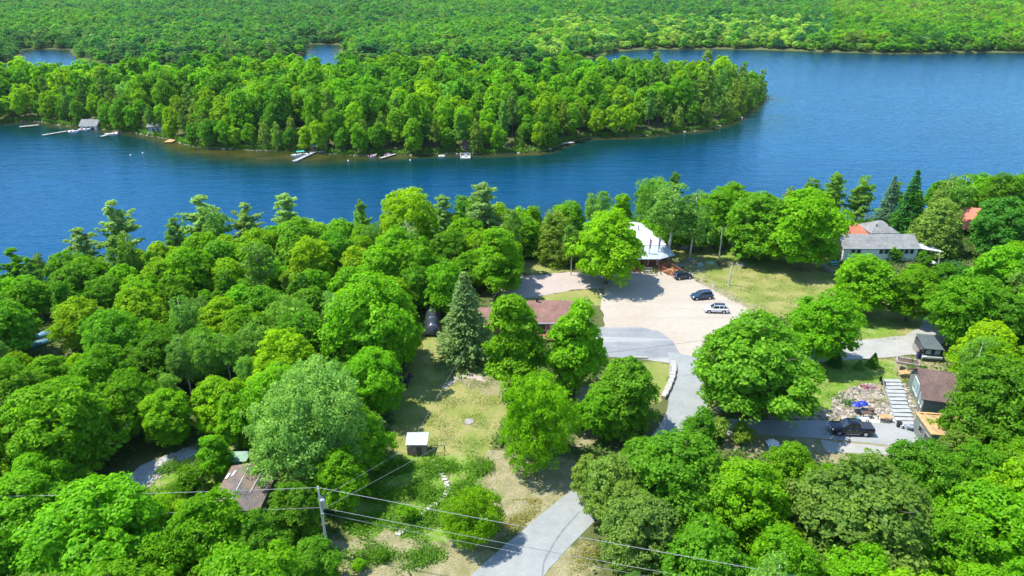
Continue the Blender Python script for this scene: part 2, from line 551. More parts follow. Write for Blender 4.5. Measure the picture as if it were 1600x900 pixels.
# ---------------------------------------------------------------- roads and gravel sheets
def sheet(name, pts, z, mat, label, step=1.2, amp=0.18, seed=1, world=None):
    poly = world if world else G(pts)
    poly = wob(poly, step, amp, seed)
    bm = bmesh.new()
    vs = [bm.verts.new((p[0], p[1], z)) for p in poly]
    f = bm.faces.new(vs)
    if f.normal.z < 0:
        f.normal_flip()
    bmesh.ops.triangulate(bm, faces=[f])
    bmesh.ops.recalc_face_normals(bm, faces=bm.faces)
    me = bpy.data.meshes.new(name)
    bm.to_mesh(me); bm.free()
    me.materials.append(mat)
    return props(link(name, me), label, kind='structure')
def gravel_mat(name, a, b, c_, sc1=0.15, streak=None):
    m, t = new_mat(name)
    n1, n2, n3 = noise(t, sc1, 5), noise(t, 1.1, 5), noise(t, 12, 3)
    c = ramp(t, n1, [(0.3, a), (0.5, b), (0.7, c_)])
    c = mixc(t, 0.3, c, ramp(t, n2, [(0.3, tuple(x * 0.75 for x in b)), (0.7, tuple(min(1, x * 1.15) for x in c_))]))
    c = mixc(t, 0.25, c, ramp(t, n3, [(0.35, tuple(x * 0.5 for x in b)), (0.65, tuple(min(1, x * 1.25) for x in b))]))
    if streak:
        g = N(t, 'ShaderNodeNewGeometry')
        mp = N(t, 'ShaderNodeMapping')
        mp.inputs['Rotation'].default_value = (0, 0, streak[0])
        mp.inputs['Scale'].default_value = (0.06, 1.0, 1)
        t.links.new(g.outputs['Position'], mp.inputs['Vector'])
        ns = noise(t, streak[1], 4, mp.outputs[0])
        c = mixc(t, ramp(t, ns, [(0.50, (0, 0, 0)), (0.64, (0.75, 0.75, 0.75))]), c, streak[2])
    finish(t, c, 0.92, 0.2, bump=n3, bstr=0.35, bdist=0.05)
    return m
M_LOT = gravel_mat('pale_gravel', (0.34, 0.275, 0.205), (0.385, 0.335, 0.265), (0.41, 0.385, 0.33), 0.06, (math.radians(-38), 0.5, (0.33, 0.29, 0.235)))
M_PINK = gravel_mat('pinkish_gravel', (0.33, 0.27, 0.24), (0.38, 0.315, 0.28), (0.41, 0.36, 0.31))
M_ROAD = gravel_mat('worn_asphalt', (0.21, 0.225, 0.22), (0.26, 0.275, 0.265), (0.31, 0.32, 0.30), 0.3)
M_PATCH = gravel_mat('patched_asphalt', (0.15, 0.16, 0.17), (0.21, 0.22, 0.225), (0.28, 0.28, 0.275), 0.2, (math.radians(3), 0.40, (0.38, 0.37, 0.34)))
M_DRIVE = gravel_mat('grey_driveway', (0.23, 0.24, 0.235), (0.28, 0.29, 0.28), (0.33, 0.335, 0.32), 0.3)
M_GRAVEL = gravel_mat('grey_gravel', (0.25, 0.25, 0.215), (0.31, 0.305, 0.27), (0.37, 0.36, 0.33), 0.3)
sheet('gravel_lot', [(942, 432), (985, 420), (1030, 417), (1055, 416), (1072, 428), (1088, 441), (1112, 452), (1140, 468), (1165, 480), (1180, 500), (1165, 525), (1120, 545), (1100, 562), (1046, 566), (944, 512), (940, 478), (946, 452), (925, 448)], 0.012, M_LOT, 'pale sandy gravel parking lot beside the hall', 1.1, 0.3, 2)
sheet('gravel_apron', [(824, 431), (890, 425), (942, 430), (960, 440), (946, 451), (895, 453), (824, 466), (790, 474), (770, 452), (800, 436)], 0.024, M_PINK, 'pinkish gravel apron left of the parking lot', 1.5, 0.2, 3)
sheet('asphalt_patch', [(905, 512), (1000, 511), (1030, 518), (1052, 534), (1064, 556), (1058, 566), (1046, 568), (1010, 562), (975, 559), (905, 556)], 0.024, M_PATCH, 'grey asphalt parking strip with pale streaks below the gravel lot', 1.2, 0.12, 4)
road_c = [(1082, 556), (1075, 600), (1072, 650), (1035, 705), (975, 745), (905, 795), (850, 845), (800, 895), (740, 960), (660, 1060)]
road_w = [7.6, 5.4, 5.4, 5.2, 5.0, 5.1, 5.4, 6.0, 6.6, 7]
ctr = [Vector(at(x, y)[:2]) for x, y in road_c]
def ribbon(ctr, ws, sub=4):
    pts, w = [], []
    n = len(ctr)
    for i in range(n - 1):
        p0, p1, p2, p3 = ctr[max(i - 1, 0)], ctr[i], ctr[i + 1], ctr[min(i + 2, n - 1)]
        for k in range(sub):
            s = k / sub
            pts.append(0.5 * ((2 * p1) + (p2 - p0) * s + (2 * p0 - 5 * p1 + 4 * p2 - p3) * s * s + (3 * p1 - p0 - 3 * p2 + p3) * s ** 3))
            w.append(ws[i] * (1 - s) + ws[i + 1] * s)
    pts.append(ctr[-1]); w.append(ws[-1])
    L, R = [], []
    for i, p in enumerate(pts):
        d = (pts[min(i + 1, len(pts) - 1)] - pts[max(i - 1, 0)]).normalized()
        nrm = Vector((-d.y, d.x))
        L.append(tuple(p + nrm * w[i] / 2)); R.append(tuple(p - nrm * w[i] / 2))
    return L + R[::-1], pts
rp, road_pts = ribbon(ctr, road_w)
sheet('road', None, 0.036, M_ROAD, 'worn grey asphalt lane winding down from the parking lot', 1.0, 0.10, 5, rp)
tr_, _ = ribbon([Vector(at(x, y)[:2]) for x, y in ((905, 800), (872, 840), (850, 880), (846, 920))], [0.16, 0.22, 0.2, 0.14])
M_TAR = simple('tar', (0.18, 0.18, 0.19), 0.6, 0.4)
sheet('tar_seam', None, 0.050, M_TAR, 'dark curved tar seam on the lane surface', 0.8, 0.06, 6, tr_)
sheet('driveway', [(1085, 652), (1190, 656), (1290, 657), (1350, 660), (1432, 664), (1447, 700), (1400, 697), (1290, 686), (1180, 678), (1110, 680)], 0.024, M_DRIVE, 'grey driveway under the black pickup', 1.2, 0.1, 7)
sheet('gravel_pad', [(1284, 688), (1398, 699), (1400, 712), (1290, 706)], 0.018, M_GRAVEL, 'pale gravel strip below the driveway', 1.0, 0.12, 8)
dv, _ = ribbon([Vector(at(x, y)[:2]) for x, y in ((1240, 562), (1310, 550), (1380, 543), (1435, 535), (1462, 512), (1462, 488), (1440, 470), (1400, 462), (1380, 450))], [4.0, 5.0, 6.0, 5.5, 4.5, 4, 4, 4, 4])
sheet('gravel_drive', None, 0.03, M_GRAVEL, 'grey gravel drive curving up to the white house', 1.0, 0.2, 9, dv)
fp, _ = ribbon([Vector(at(x, y)[:2]) for x, y in ((150, 830), (195, 770), (235, 735), (275, 715), (320, 698))], [3.6, 3.8, 3.4, 2.4, 1.4])
sheet('woodland_track', None, 0.012, gravel_mat('bluish_gravel', (0.24, 0.27, 0.29), (0.34, 0.36, 0.37), (0.48, 0.47, 0.42), 0.5), 'grey gravel track in a woodland gap', 0.7, 0.25, 10, fp)
sheet('terrace', [(1345, 640), (1400, 636), (1415, 668), (1345, 668)], 0.010, gravel_mat('flagstone', (0.34, 0.33, 0.27), (0.42, 0.41, 0.33), (0.5, 0.48, 0.40), 0.6), 'grey paved terrace beside the pickup', 1.0, 0.2, 11)

# ---------------------------------------------------------------- foliage meshes
rs = np.random.RandomState
def unit(a):
    return a / np.maximum(np.linalg.norm(a, axis=1, keepdims=True), 1e-9)
def leaves(name, P, Nn, size, aspect, r, mat, along=None):
    n = len(P)
    Nn = unit(Nn)
    q = r.normal(size=(n, 3)) if along is None else along + 0.35 * r.normal(size=(n, 3))
    a = unit(q - (q * Nn).sum(1, keepdims=True) * Nn)
    b = np.cross(Nn, a)
    s = (size * (0.65 + 0.7 * r.rand(n)))[:, None]
    w = aspect * (0.8 + 0.4 * r.rand(n))[:, None]
    sag = Nn * s * 0.22
    V = np.stack([P + a * s - sag, P + b * s * w, P - a * s - sag, P - b * s * w], 1).reshape(-1, 3)
    Q = np.arange(4 * n).reshape(n, 4)
    me = np_mesh(name, V, Q, mat, False)
    at_ = me.attributes.new('vary', 'FLOAT', 'FACE')
    at_.data.foreach_set('value', np.clip(0.5 + 0.22 * r.normal(size=n), 0, 1).astype(np.float32))
    return me
def clump_crown(name, seed, B, ncl, per, cr, leaf, mat=None, aspect=0.62, zmin=-0.55, squash=0.6, up=0.45, jit=0.45, inner=0.12):
    """leaf faces gathered in tufts over a set of bough spheres B = (x, y, z, r)"""
    r = rs(seed)
    B = np.asarray(B, float)
    pw = B[:, 3] ** 2; pw /= pw.sum()
    cs, ns = [], []
    while len(cs) < ncl:
        k = r.choice(len(B), p=pw)
        d = r.normal(size=3); d /= np.linalg.norm(d)
        if d[2] < zmin:
            continue
        p = B[k, :3] + d * B[k, 3] * (0.86 + 0.2 * r.rand()) * np.array([1, 1, 0.9])
        dd = np.linalg.norm(B[:, :3] - p, axis=1)
        dd[k] = 1e9
        if (dd < B[:, 3] * 0.8).any() and r.rand() < 0.93:
            continue
        if r.rand() < 0.16:
            p = p + d * B[k, 3] * 0.28 * r.rand()
        cs.append(p); ns.append(d)
    C, D = np.array(cs), np.array(ns)
    crs = cr * (0.5 + 1.0 * r.rand(ncl) ** 1.4)
    idx = np.repeat(np.arange(ncl), per)
    n = len(idx)
    u = unit(r.normal(size=(n, 3)))
    face = unit(D[idx] * 0.5 + np.array([0, 0, 0.8]))
    dot = (u * face).sum(1, keepdims=True)
    u = np.where(dot < -0.15, u - 2 * dot * face, u)
    rad = (r.rand(n) ** 0.35)[:, None] * crs[idx][:, None]
    off = u * rad
    off -= face * (off * face).sum(1, keepdims=True) * (1 - squash)
    P = C[idx] + off
    Nn = u * 0.55 + D[idx] * 0.35 + np.array([0, 0, up]) + jit * r.normal(size=(n, 3))
    ni = int(n * inner)
    if ni:
        k = r.choice(len(B), ni, p=pw)
        d = unit(r.normal(size=(ni, 3)))
        Pi = B[k, :3] + d * B[k, 3:4] * (0.45 + 0.4 * r.rand(ni, 1))
        P = np.concatenate([P, Pi]); Nn = np.concatenate([Nn, d + 0.6 * r.normal(size=(ni, 3))])
        sz = np.concatenate([np.full(n, leaf), np.full(ni, leaf * 1.9)])
    else:
        sz = np.full(n, leaf)
    return leaves(name, P, Nn, sz, aspect, r, mat or M_LEAF)
def boughs(seed, R, H, base, k, top=1.0, rough=0.35):
    """bough spheres filling a broad crown of radius R between heights base and H"""
    r = rs(seed)
    zc, hz = (H + base) / 2, (H - base) / 2
    out = [(0, 0, zc + hz * 0.1, R * 0.62)]
    for i in range(k):
        a = i * 2.39996 + r.rand() * 0.7
        tz = -0.9 + 1.7 * (i + 0.5) / k
        w = math.sqrt(max(0.08, 1 - abs(tz) ** (3.2 if tz < 0 else 2.2))) * (1 if tz < 0 else top)
        q = R * (0.30 + 0.36 * r.rand()) * w + R * 0.12
        rr = R * (0.31 + 0.19 * r.rand()) * (1 - 0.15 * max(0, tz))
        zz = zc + tz * hz * 0.78 + r.normal() * 0.12 * hz * rough
        zz = max(min(zz, H - rr * 0.9), base + rr * 0.7)
        out.append((q * math.cos(a), q * math.sin(a), zz, rr))
    out.append((r.normal() * R * 0.1, r.normal() * R * 0.1, H - R * 0.42, R * 0.42))
    return out
def trunk_mesh(name, B, H, r0, mat, seed, limbs=6, top=0.75):
    rg = random.Random(seed)
    mb = MB()
    k = 6
    path = [(rg.uniform(-.12, .12) * i, rg.uniform(-.12, .12) * i, -0.6 + (H * top + 0.6) * i / k) for i in range(k + 1)]
    mb.tube(path, [r0 * (1.35 if i == 0 else 1 - 0.8 * i / k) for i in range(k + 1)], 8)
    for b in sorted(B, key=lambda b: -b[3])[1:limbs + 1]:
        z0 = max(H * 0.16, b[2] * 0.55)
        mb.tube([(0, 0, z0), (b[0] * 0.45, b[1] * 0.45, z0 * 0.5 + b[2] * 0.5), (b[0] * 0.95, b[1] * 0.95, b[2] + b[3] * 0.3)], [r0 * 0.5, r0 * 0.32, 0.04], 6)
        for q in range(2):
            mb.tube([(b[0] * 0.5, b[1] * 0.5, z0 * 0.5 + b[2] * 0.5), (b[0] * 0.9 + rg.uniform(-1, 1), b[1] * 0.9 + rg.uniform(-1, 1), b[2] + b[3] * 0.4)], [r0 * 0.2, 0.03], 5)
    for b in B[1::3]:
        d = Vector((b[0], b[1], 0.25 * b[3] + rg.uniform(0, 2))).normalized()
        c = Vector(b[:3]); e1 = c + d * b[3] * 1.02
        mb.tube([c, e1, e1 + d * 0.5 + Vector((rg.uniform(-.3, .3), rg.uniform(-.3, .3), .35))], [0.05, 0.03, 0.012], 4)
        mb.tube([e1, e1 + d * 0.3 + Vector((rg.uniform(-.6, .6), rg.uniform(-.6, .6), .3))], [0.02, 0.01], 4)
    return mb.mesh(name, mat, True)
KINDS = {}
def reg(kind, lod, crown, trunk, R, H):
    n = len(crown.vertices)
    co = np.empty(n * 3, np.float32); crown.vertices.foreach_get('co', co); co = co.reshape(-1, 3)
    rad = float(np.percentile(np.hypot(co[:, 0], co[:, 1]), 97.5))
    zt, zbot = float(np.percentile(co[:, 2], 99.7)), float(np.percentile(co[:, 2], 1.5))
    KINDS.setdefault((kind, lod), []).append((crown, trunk, rad, zt, 0.5 * (zt + zbot) / zt))
# broad maples: unit radius 5, height 13
for i in range(5):
    B = boughs(10 + i, 5.0, 13.0, 0.7, 17 + i % 3, 0.85)
    tr_m = trunk_mesh('trunk', B, 13, 0.28, M_BARK, i)
    reg('maple', 0, clump_crown('crown', 50 + i, B, 430, 52, 0.80, 0.185), tr_m, 5, 13)
    reg('maple', 1, clump_crown('crown', 60 + i, B, 340, 28, 0.9, 0.27), tr_m, 5, 13)
    reg('maple', 2, clump_crown('crown', 70 + i, B, 230, 22, 0.95, 0.34, inner=0.12), tr_m, 5, 13)
# columnar young maples
for i in range(3):
    B = boughs(30 + i, 3.4, 13.0, 1.2, 15, 0.6)
    tr_m = trunk_mesh('trunk', B, 13, 0.2, M_BARK, 10 + i)
    reg('tall', 0, clump_crown('crown', 80 + i, B, 330, 50, 0.7, 0.18), tr_m, 3.4, 13)
    reg('tall', 1, clump_crown('crown', 84 + i, B, 260, 26, 0.75, 0.26), tr_m, 3.4, 13)
# pale feathery silver maple / willow
for i in range(2):
    B = boughs(40 + i, 5.5, 13.0, 0.8, 20, 0.8, 0.6)
    tr_m = trunk_mesh('trunk', B, 13, 0.26, M_BARK, 20 + i)
    reg('willow', 0, clump_crown('crown', 90 + i, B, 520, 54, 0.7, 0.17, aspect=0.36, squash=1.0, up=0.2, jit=0.7), tr_m, 5.5, 13)
    reg('willow', 1, clump_crown('crown', 94 + i, B, 260, 32, 0.9, 0.25, aspect=0.4, squash=1.0, up=0.2, jit=0.7), tr_m, 5.5, 13)
# aspens with pale stems
for i in range(3):
    r = rs(100 + i)
    B = [(r.normal() * 0.6, r.normal() * 0.6, 5.5 + 0.95 * k, 1.35 - 0.1 * abs(k - 3)) for k in range(8)] + [(1.5 * math.cos(k * 2.1), 1.5 * math.sin(k * 2.1), 6.2 + k * 0.8, 0.9) for k in range(6)]
    mb = MB(); mb.tube([(0, 0, -0.6), (0.15 * (i - 1), 0.1, 4.5), (0.1, 0.1, 9), (0.1, 0, 12.6)], [0.16, 0.12, 0.08, 0.03], 7)
    for b in B[8:]:
        mb.tube([(0.1, 0.05, b[2] - 2.0), (b[0] * .5, b[1] * .5, b[2] - .6), (b[0], b[1], b[2])], [0.06, 0.04, 0.02], 5)
    tr_m = mb.mesh('trunk', M_WBARK, True)
    reg('aspen', 0, clump_crown('crown', 110 + i, B, 170, 44, 0.6, 0.125, aspect=0.7, zmin=-0.9, squash=0.9, up=0.1, jit=0.8, inner=0.03), tr_m, 2.4, 13)
    reg('aspen', 1, clump_crown('crown', 114 + i, B, 130, 24, 0.65, 0.2, aspect=0.7, zmin=-0.9, squash=0.9, up=0.1, jit=0.8, inner=0.03), tr_m, 2.4, 13)
# conifers
def conifer(name, seed, R, H, base, layers, per, n_leaf, size, aspect, droop, power, taper_noise, mat, gaps=0.0, curl=0.0):
    r = rs(seed)
    P, Nn, A = [], [], []
    for L in range(layers):
        tt = (L + r.rand() * 0.6) / layers
        z = base + (H - base) * tt
        Rl = R * ((1 - tt) ** power) * (1 - taper_noise * r.rand()) + 0.12
        k = max(4, int(per * (0.45 + 0.55 * (1 - tt))))
        a0 = r.rand() * 6.28
        for b in range(k):
            if r.rand() < gaps:
                continue
            a = a0 + b * 6.2832 / k + r.normal() * 0.12
            Rb = Rl * (0.72 + 0.4 * r.rand())
            n = max(5, int(n_leaf * (0.25 + Rb / R)))
            s = r.rand(n) ** 0.6
            d = np.array([math.cos(a), math.sin(a), 0])
            side = np.array([-d[1], d[0], 0])
            w = (0.10 + 0.26 * Rb) * (1 - 0.75 * s) + 0.08
            p = d * (s * Rb)[:, None] + side * (r.normal(size=n) * w * 0.6)[:, None]
            p[:, 2] = z - droop * Rb * s + curl * Rb * s ** 2 + r.normal(size=n) * 0.07
            P.append(p)
            Nn.append(np.array([0, 0, 1.0]) + 0.35 * d + 0.45 * r.normal(size=(n, 3)))
            A.append(np.repeat((d - np.array([0, 0, droop]))[None], n, 0) + side * (r.normal(size=n) * 0.5)[:, None])
    P, Nn, A = np.concatenate(P), np.concatenate(Nn), np.concatenate(A)
    return leaves(name, P, Nn, np.full(len(P), size), aspect, r, mat, A)
def pole_trunk(H, r0, seed, stubs=0, R=1):
    mb = MB(); rg = random.Random(seed)
    mb.tube([(0, 0, -0.6), (0.05, 0, H * 0.35), (0.0, 0.08, H * 0.7), (0, 0, H * 0.98)], [r0, r0 * 0.75, r0 * 0.4, 0.03], 8)
    for i in range(stubs):
        a = rg.random() * 6.28; z = H * rg.uniform(0.25, 0.85); l = R * (1.05 - z / H) * 1.1
        mb.tube([(0, 0, z), (math.cos(a) * l, math.sin(a) * l, z + 0.1 * l)], [0.05, 0.015], 4)
    return mb.mesh('trunk', M_BARK, True)
for i in range(2):
    reg('spruce', 0, conifer('crown', 120 + i, 3.6, 13, 0.5, 34, 17, 26, 0.24, 0.34, 0.32, 0.85, 0.22, M_NEEDLE), pole_trunk(13, 0.22, i), 3.6, 13)
    reg('spruce', 1, conifer('crown', 124 + i, 3.0, 13, 0.5, 24, 13, 12, 0.36, 0.4, 0.3, 0.9, 0.25, M_NEEDLE), pole_trunk(13, 0.2, i), 3.0, 13)
for i in range(4):
    r = rs(130 + i)
    def pine(seed, ncl, per, leaf, clr):
        r = rs(130 + i)
        B = []
        for k in range(13):
            tz = (k + 0.6 * r.rand()) / 13
            z = 4.0 + 8.8 * tz
            rr = 3.4 * (1 - tz) ** 0.5 * (0.45 + 0.75 * r.rand()) + 0.2
            a0 = r.rand() * 6.28
            for q in range(4 if k < 9 else 3):
                if r.rand() < 0.12:
                    continue
                a = a0 + q * 1.7 + r.normal() * 0.35
                L_ = rr * (0.6 + 0.6 * r.rand())
                for f in np.arange(0.3, 1.01, 0.2):
                    B.append((L_ * f * math.cos(a), L_ * f * math.sin(a), z + (0.1 + 0.3 * f) * L_ * f + r.normal() * 0.1, 0.14 + 0.14 * (1 - tz) * (1.15 - f)))
        B.append((0, 0, 12.7, 0.4))
        return clump_crown('crown', seed, B, ncl, per, clr, leaf, M_NEEDLE, aspect=0.32, zmin=-0.35, squash=0.7, up=0.4, jit=0.6, inner=0.0)
    t_ = pole_trunk(13, 0.2, i, 22, 3.0)
    reg('pine', 0, pine(134 + i, 620, 26, 0.22, 0.36), t_, 3.1, 13)
    reg('pine', 1, pine(138 + i, 420, 18, 0.32, 0.42), t_, 3.1, 13)
for i in range(3):
    B = [(0.3 * math.cos(k * 2.4), 0.3 * math.sin(k * 2.4), 0.9 + k * 0.78, 2.35 * (1 - k / 13.0) ** 0.8 + 0.15) for k in range(10)]
    reg('cedar', 0, clump_crown('crown', 150 + i, B, 330, 40, 0.55, 0.16, M_NEEDLE, aspect=0.4, squash=1.1, up=0.35, jit=0.6, zmin=-0.8), pole_trunk(8.6, 0.16, i), 2.5, 9.0)
    reg('cedar', 1, clump_crown('crown', 154 + i, B, 170, 24, 0.62, 0.26, M_NEEDLE, aspect=0.45, squash=1.1, up=0.35, jit=0.6, zmin=-0.8), pole_trunk(8.6, 0.16, i), 2.5, 9.0)
# shrubs: several stems, loose leaves to the ground
for i in range(4):
    r = rs(160 + i)
    B = [(r.normal() * 0.7, r.normal() * 0.7, 0.8 + 1.4 * r.rand(), 0.75) for k in range(8)] + [(0, 0, 1.2, 1.1)]
    mb = MB()
    for b in B:
        mb.tube([(b[0] * .1, b[1] * .1, -0.3), (b[0] * .6, b[1] * .6, b[2] * .6), (b[0], b[1], b[2] + .3)], [0.05, 0.035, 0.012], 5)
    reg('shrub', 0, clump_crown('crown', 164 + i, B, 90, 34, 0.42, 0.12, squash=0.8, jit=0.6, inner=0.05), mb.mesh('stem', M_BARK, True), 1.7, 2.9)
for k_ in list(KINDS):
    pass
def lod_of(kind, lod):
    while (kind, lod) not in KINDS:
        lod -= 1
    return KINDS[(kind, lod)]

TONES = {
    'yellow-green': (0.250, 0.460, 0.006),
    'bright green': (0.170, 0.410, 0.007),
    'mid-green': (0.128, 0.330, 0.012),
    'pale green': (0.290, 0.480, 0.110),
    'band': (0.370, 0.560, 0.090),
    'deep green': (0.065, 0.240, 0.022),
    'olive green': (0.215, 0.350, 0.045),
    'brownish green': (0.145, 0.275, 0.035),
    'pale grey-green': (0.25, 0.52, 0.11),
    'soft green': (0.185, 0.380, 0.055),
    'blue-green': (0.130, 0.290, 0.150),
    'grey-green': (0.20, 0.35, 0.10),
}
KNAME = {'maple': ('maple_tree', 'maple'), 'tall': ('maple_tree', 'maple'), 'willow': ('silver_maple_tree', 'feathery broadleaf tree'), 'aspen': ('aspen_tree', 'aspen'), 'spruce': ('spruce_tree', 'spruce'), 'pine': ('pine_tree', 'pine'), 'cedar': ('cedar_tree', 'cedar'), 'shrub': ('shrub', 'shrub')}
rng = random.Random(77)
placed = []          # (x, y, R)
auto_labels = []
def put_tree(kind, x, y, R, H, tone, lod=0, label=None, group=None, name=None, zoff=0.0, pick=None):
    crown, trunk, R0, H0, _cf = pick or rng.choice(lod_of(kind, lod))
    z = ground_z(x, y) + zoff
    nm = name or KNAME[kind][0]
    cat = 'shrub' if kind == 'shrub' else 'tree'
    e = empty(nm, (x, y, z), rng.random() * 6.28, label, cat, group, (R / R0, R / R0 * rng.uniform(0.93, 1.07), H / H0))
    c = link('crown', crown, e)
    b = TONES[tone]
    j = rng.uniform(0.86, 1.16)
    c.color = (b[0] * j * rng.uniform(0.9, 1.12), b[1] * j, b[2] * j * rng.uniform(0.8, 1.25), 1)
    link('stem' if kind == 'shrub' else 'trunk', trunk, e)
    placed.append((x, y, R))
    if label is None:
        auto_labels.append((e, kind, tone, Vector((x, y, z + H * 0.6)), R))
    return e
def tree_px(kind, px, py, rpx, tone, label=None, ratio=None, lod=0, group=None, name=None, cfrac=None):
    """crown centre (px, py) and half width rpx in the photograph -> a real place, radius and height"""
    ratio = ratio or {'maple': 2.35, 'tall': 3.4, 'willow': 2.1, 'aspen': 4.6, 'spruce': 3.4, 'pine': 4.3, 'cedar': 3.0, 'shrub': 1.7}[kind]
    pick = rng.choice(lod_of(kind, lod))
    cfrac = pick[4]
    z0, hc = 0.0, 6.0
    for _ in range(7):
        p = at(px, py, z0 + hc)
        R = rpx / scale_at(p)
        H = R * ratio
        hc = H * cfrac
        z0 = ground_z(p.x, p.y)
    return put_tree(kind, p.x, p.y, R, H, tone, lod, label, group, name, pick=pick)

# named trees round the clearing and the houses
B_, Y_, M_, D_, O_ = 'bright green', 'yellow-green', 'mid-green', 'deep green', 'olive green'
tree_px('maple', 950, 380, 61, Y_, 'large yellow-green maple standing left of the white-roofed hall', ratio=1.95)
tree_px('cedar', 868, 374, 33, O_, 'broad olive cedar left of the large yellow-green maple by the hall', ratio=2.5)
tree_px('spruce', 727, 498, 50, 'grey-green', 'grey-green spruce left of the ranch house, top of the lawn', ratio=3.0)
tree_px('tall', 806, 525, 53, B_, 'pyramid-shaped green maple in front of the ranch house roof', ratio=3.3)
tree_px('tall', 899, 532, 52, B_, 'leafy green maple at the right end of the ranch house', ratio=3.2)
tree_px('maple', 975, 608, 55, M_, 'green maple left of the pale block edging by the lane')
tree_px('maple', 940, 640, 38, B_, 'smaller green maple below the ranch house maple')
tree_px('willow', 838, 650, 66, B_, 'open light-crowned tree with a bare trunk at the foot of the lawn', ratio=2.6)
tree_px('maple', 1188, 566, 92, M_, 'wide dense maple between the lane and the small conifers', ratio=1.9)
tree_px('maple', 1130, 560, 40, O_, 'olive maple overhanging the lane beside the wide maple', ratio=2.6)
tree_px('maple', 1288, 503, 58, B_, 'round maple below the open lawn right of the parked cars', ratio=2.1)
tree_px('maple', 1352, 438, 44, B_, 'maple in front of the left part of the white house', ratio=2.3)
tree_px('maple', 1428, 452, 40, B_, 'maple in front of the right part of the white house')
tree_px('maple', 1262, 350, 62, B_, 'large round maple behind the open lawn, left of the white house', ratio=2.1)
tree_px('maple', 1188, 345, 52, M_, 'dark maple at the fence, right of the tall light pole', ratio=2.1)
tree_px('aspen', 1050, 328, 44, 'soft green', 'tall airy tree behind the rail fence right of the hall', ratio=2.9)
tree_px('willow', 1022, 320, 38, 'soft green', 'airy pale tree behind the hall roof', ratio=2.6)
tree_px('maple', 1118, 328, 36, B_, 'green tree behind the middle of the rail fence')
tree_px('aspen', 1085, 335, 30, 'soft green', 'slim tree with pale stem behind the rail fence', ratio=3.8)
tree_px('maple', 1145, 318, 32, B_, 'rounded tree behind the tall light pole')
tree_px('willow', 742, 800, 50, Y_, 'loose yellowish bush-like tree among the weeds by the stepping stones', ratio=2.0)
tree_px('willow', 490, 655, 98, 'pale grey-green', 'large pale feathery tree right of the mossy-roofed cabin', ratio=2.0)
tree_px('maple', 580, 498, 74, B_, 'big bright maple at the top left edge of the lawn')
tree_px('maple', 582, 590, 50, B_, 'bright maple overhanging the left edge of the lawn')
tree_px('maple', 565, 680, 46, B_, 'bright maple left of the small metal-roofed shed')
tree_px('maple', 490, 880, 42, M_, 'leafy green tree hiding the foot of the transformer pole')
tree_px('maple', 530, 745, 45, B_, 'green maple behind the utility pole with transformer')
tree_px('maple', 455, 800, 48, M_, 'green maple just left of the utility pole with transformer')
tree_px('tall', 780, 400, 40, B_, 'bright tree left of the pinkish gravel apron', ratio=3.0)
tree_px('maple', 700, 390, 34, M_, 'green tree beside the hidden white roof')
tree_px('maple', 640, 345, 52, Y_, 'yellow-green maple behind the bare grey tree')
tree_px('spruce', 565, 350, 20, 'grey-green', 'narrow dark spruce standing against the lake', ratio=3.8, cfrac=0.5)
tree_px('pine', 755, 325, 34, 'pale green', 'tallest pine against the lake, left of centre wood', ratio=3.4)
tree_px('pine', 692, 335, 25, 'pale green', 'slender pine just left of the tallest pine', ratio=3.6)
tree_px('pine', 628, 325, 29, 'pale green', 'pine rising behind the yellow-green maple by the water', ratio=3.2)
tree_px('pine', 448, 335, 30, 'pale green', 'pine top right of the twin shoreline pines', ratio=3.2)
tree_px('pine', 385, 345, 27, 'pale green', 'smaller shoreline pine above the left wood', ratio=3.2)
tree_px('pine', 318, 340, 38, 'pale green', 'broad pine with two heads above the left wood', ratio=2.8)
tree_px('pine', 182, 350, 34, 'pale green', 'lone layered pine against the lake at the upper left', ratio=3.3)
tree_px('pine', 128, 385, 31, 'pale green', 'pine sloping down to the lake, left of the lone layered pine', ratio=2.9)
tree_px('pine', 25, 415, 26, M_, 'dark pine at the far left shoreline', ratio=3.4)
tree_px('cedar', 62, 425, 18, O_, 'small olive cedar beside the far left pine')
tree_px('spruce', 1390, 315, 20, 'blue-green', 'blue-green spruce behind the white house, left of pair', ratio=4.0, cfrac=0.5)
tree_px('spruce', 1422, 318, 27, D_, 'dark tall spruce behind the white house, right of pair', ratio=3.8, cfrac=0.5)
tree_px('cedar', 1466, 358, 40, O_, 'big dome-shaped olive cedar right of the white house', ratio=2.1)
tree_px('pine', 1345, 308, 24, 'soft green', 'pine behind the orange-red deck by the lake', ratio=3.4)
tree_px('pine', 1305, 300, 20, 'soft green', 'pine top above the large round maple')
tree_px('cedar', 1478, 318, 26, O_, 'olive cedar between the lake and the dome-shaped cedar')
tree_px('spruce', 1502, 308, 18, D_, 'dark spruce left of the orange roof', cfrac=0.5)
tree_px('maple', 1565, 352, 46, D_, 'dark green tree right of the orange roof')
tree_px('maple', 1570, 305, 36, M_, 'tree by the water behind the orange roof')
tree_px('maple', 1578, 412, 34, B_, 'light green tree at the right edge above the gravel drive')
tree_px('maple', 1512, 480, 56, B_, 'spreading bright maple above the glazed hut', ratio=2.2)
tree_px('maple', 1572, 500, 44, M_, 'maple at the right edge beside the glazed hut')
tree_px('maple', 1566, 628, 70, M_, 'tall dense maple right of the brown-roofed house', ratio=2.4)
tree_px('maple', 1500, 700, 30, O_, 'small thin olive tree over the unfinished shed roof')
tree_px('maple', 1052, 735, 88, M_, 'broad green maple just below the lane bend', ratio=1.9)
tree_px('maple', 925, 745, 36, O_, 'small olive maple hugging the left side of the hidden lane')
tree_px('maple', 960, 760, 52, O_, 'olive maple on the lane side below the clearing')
tree_px('maple', 1165, 780, 78, B_, 'bright maple below the driveway entrance', ratio=2.0)
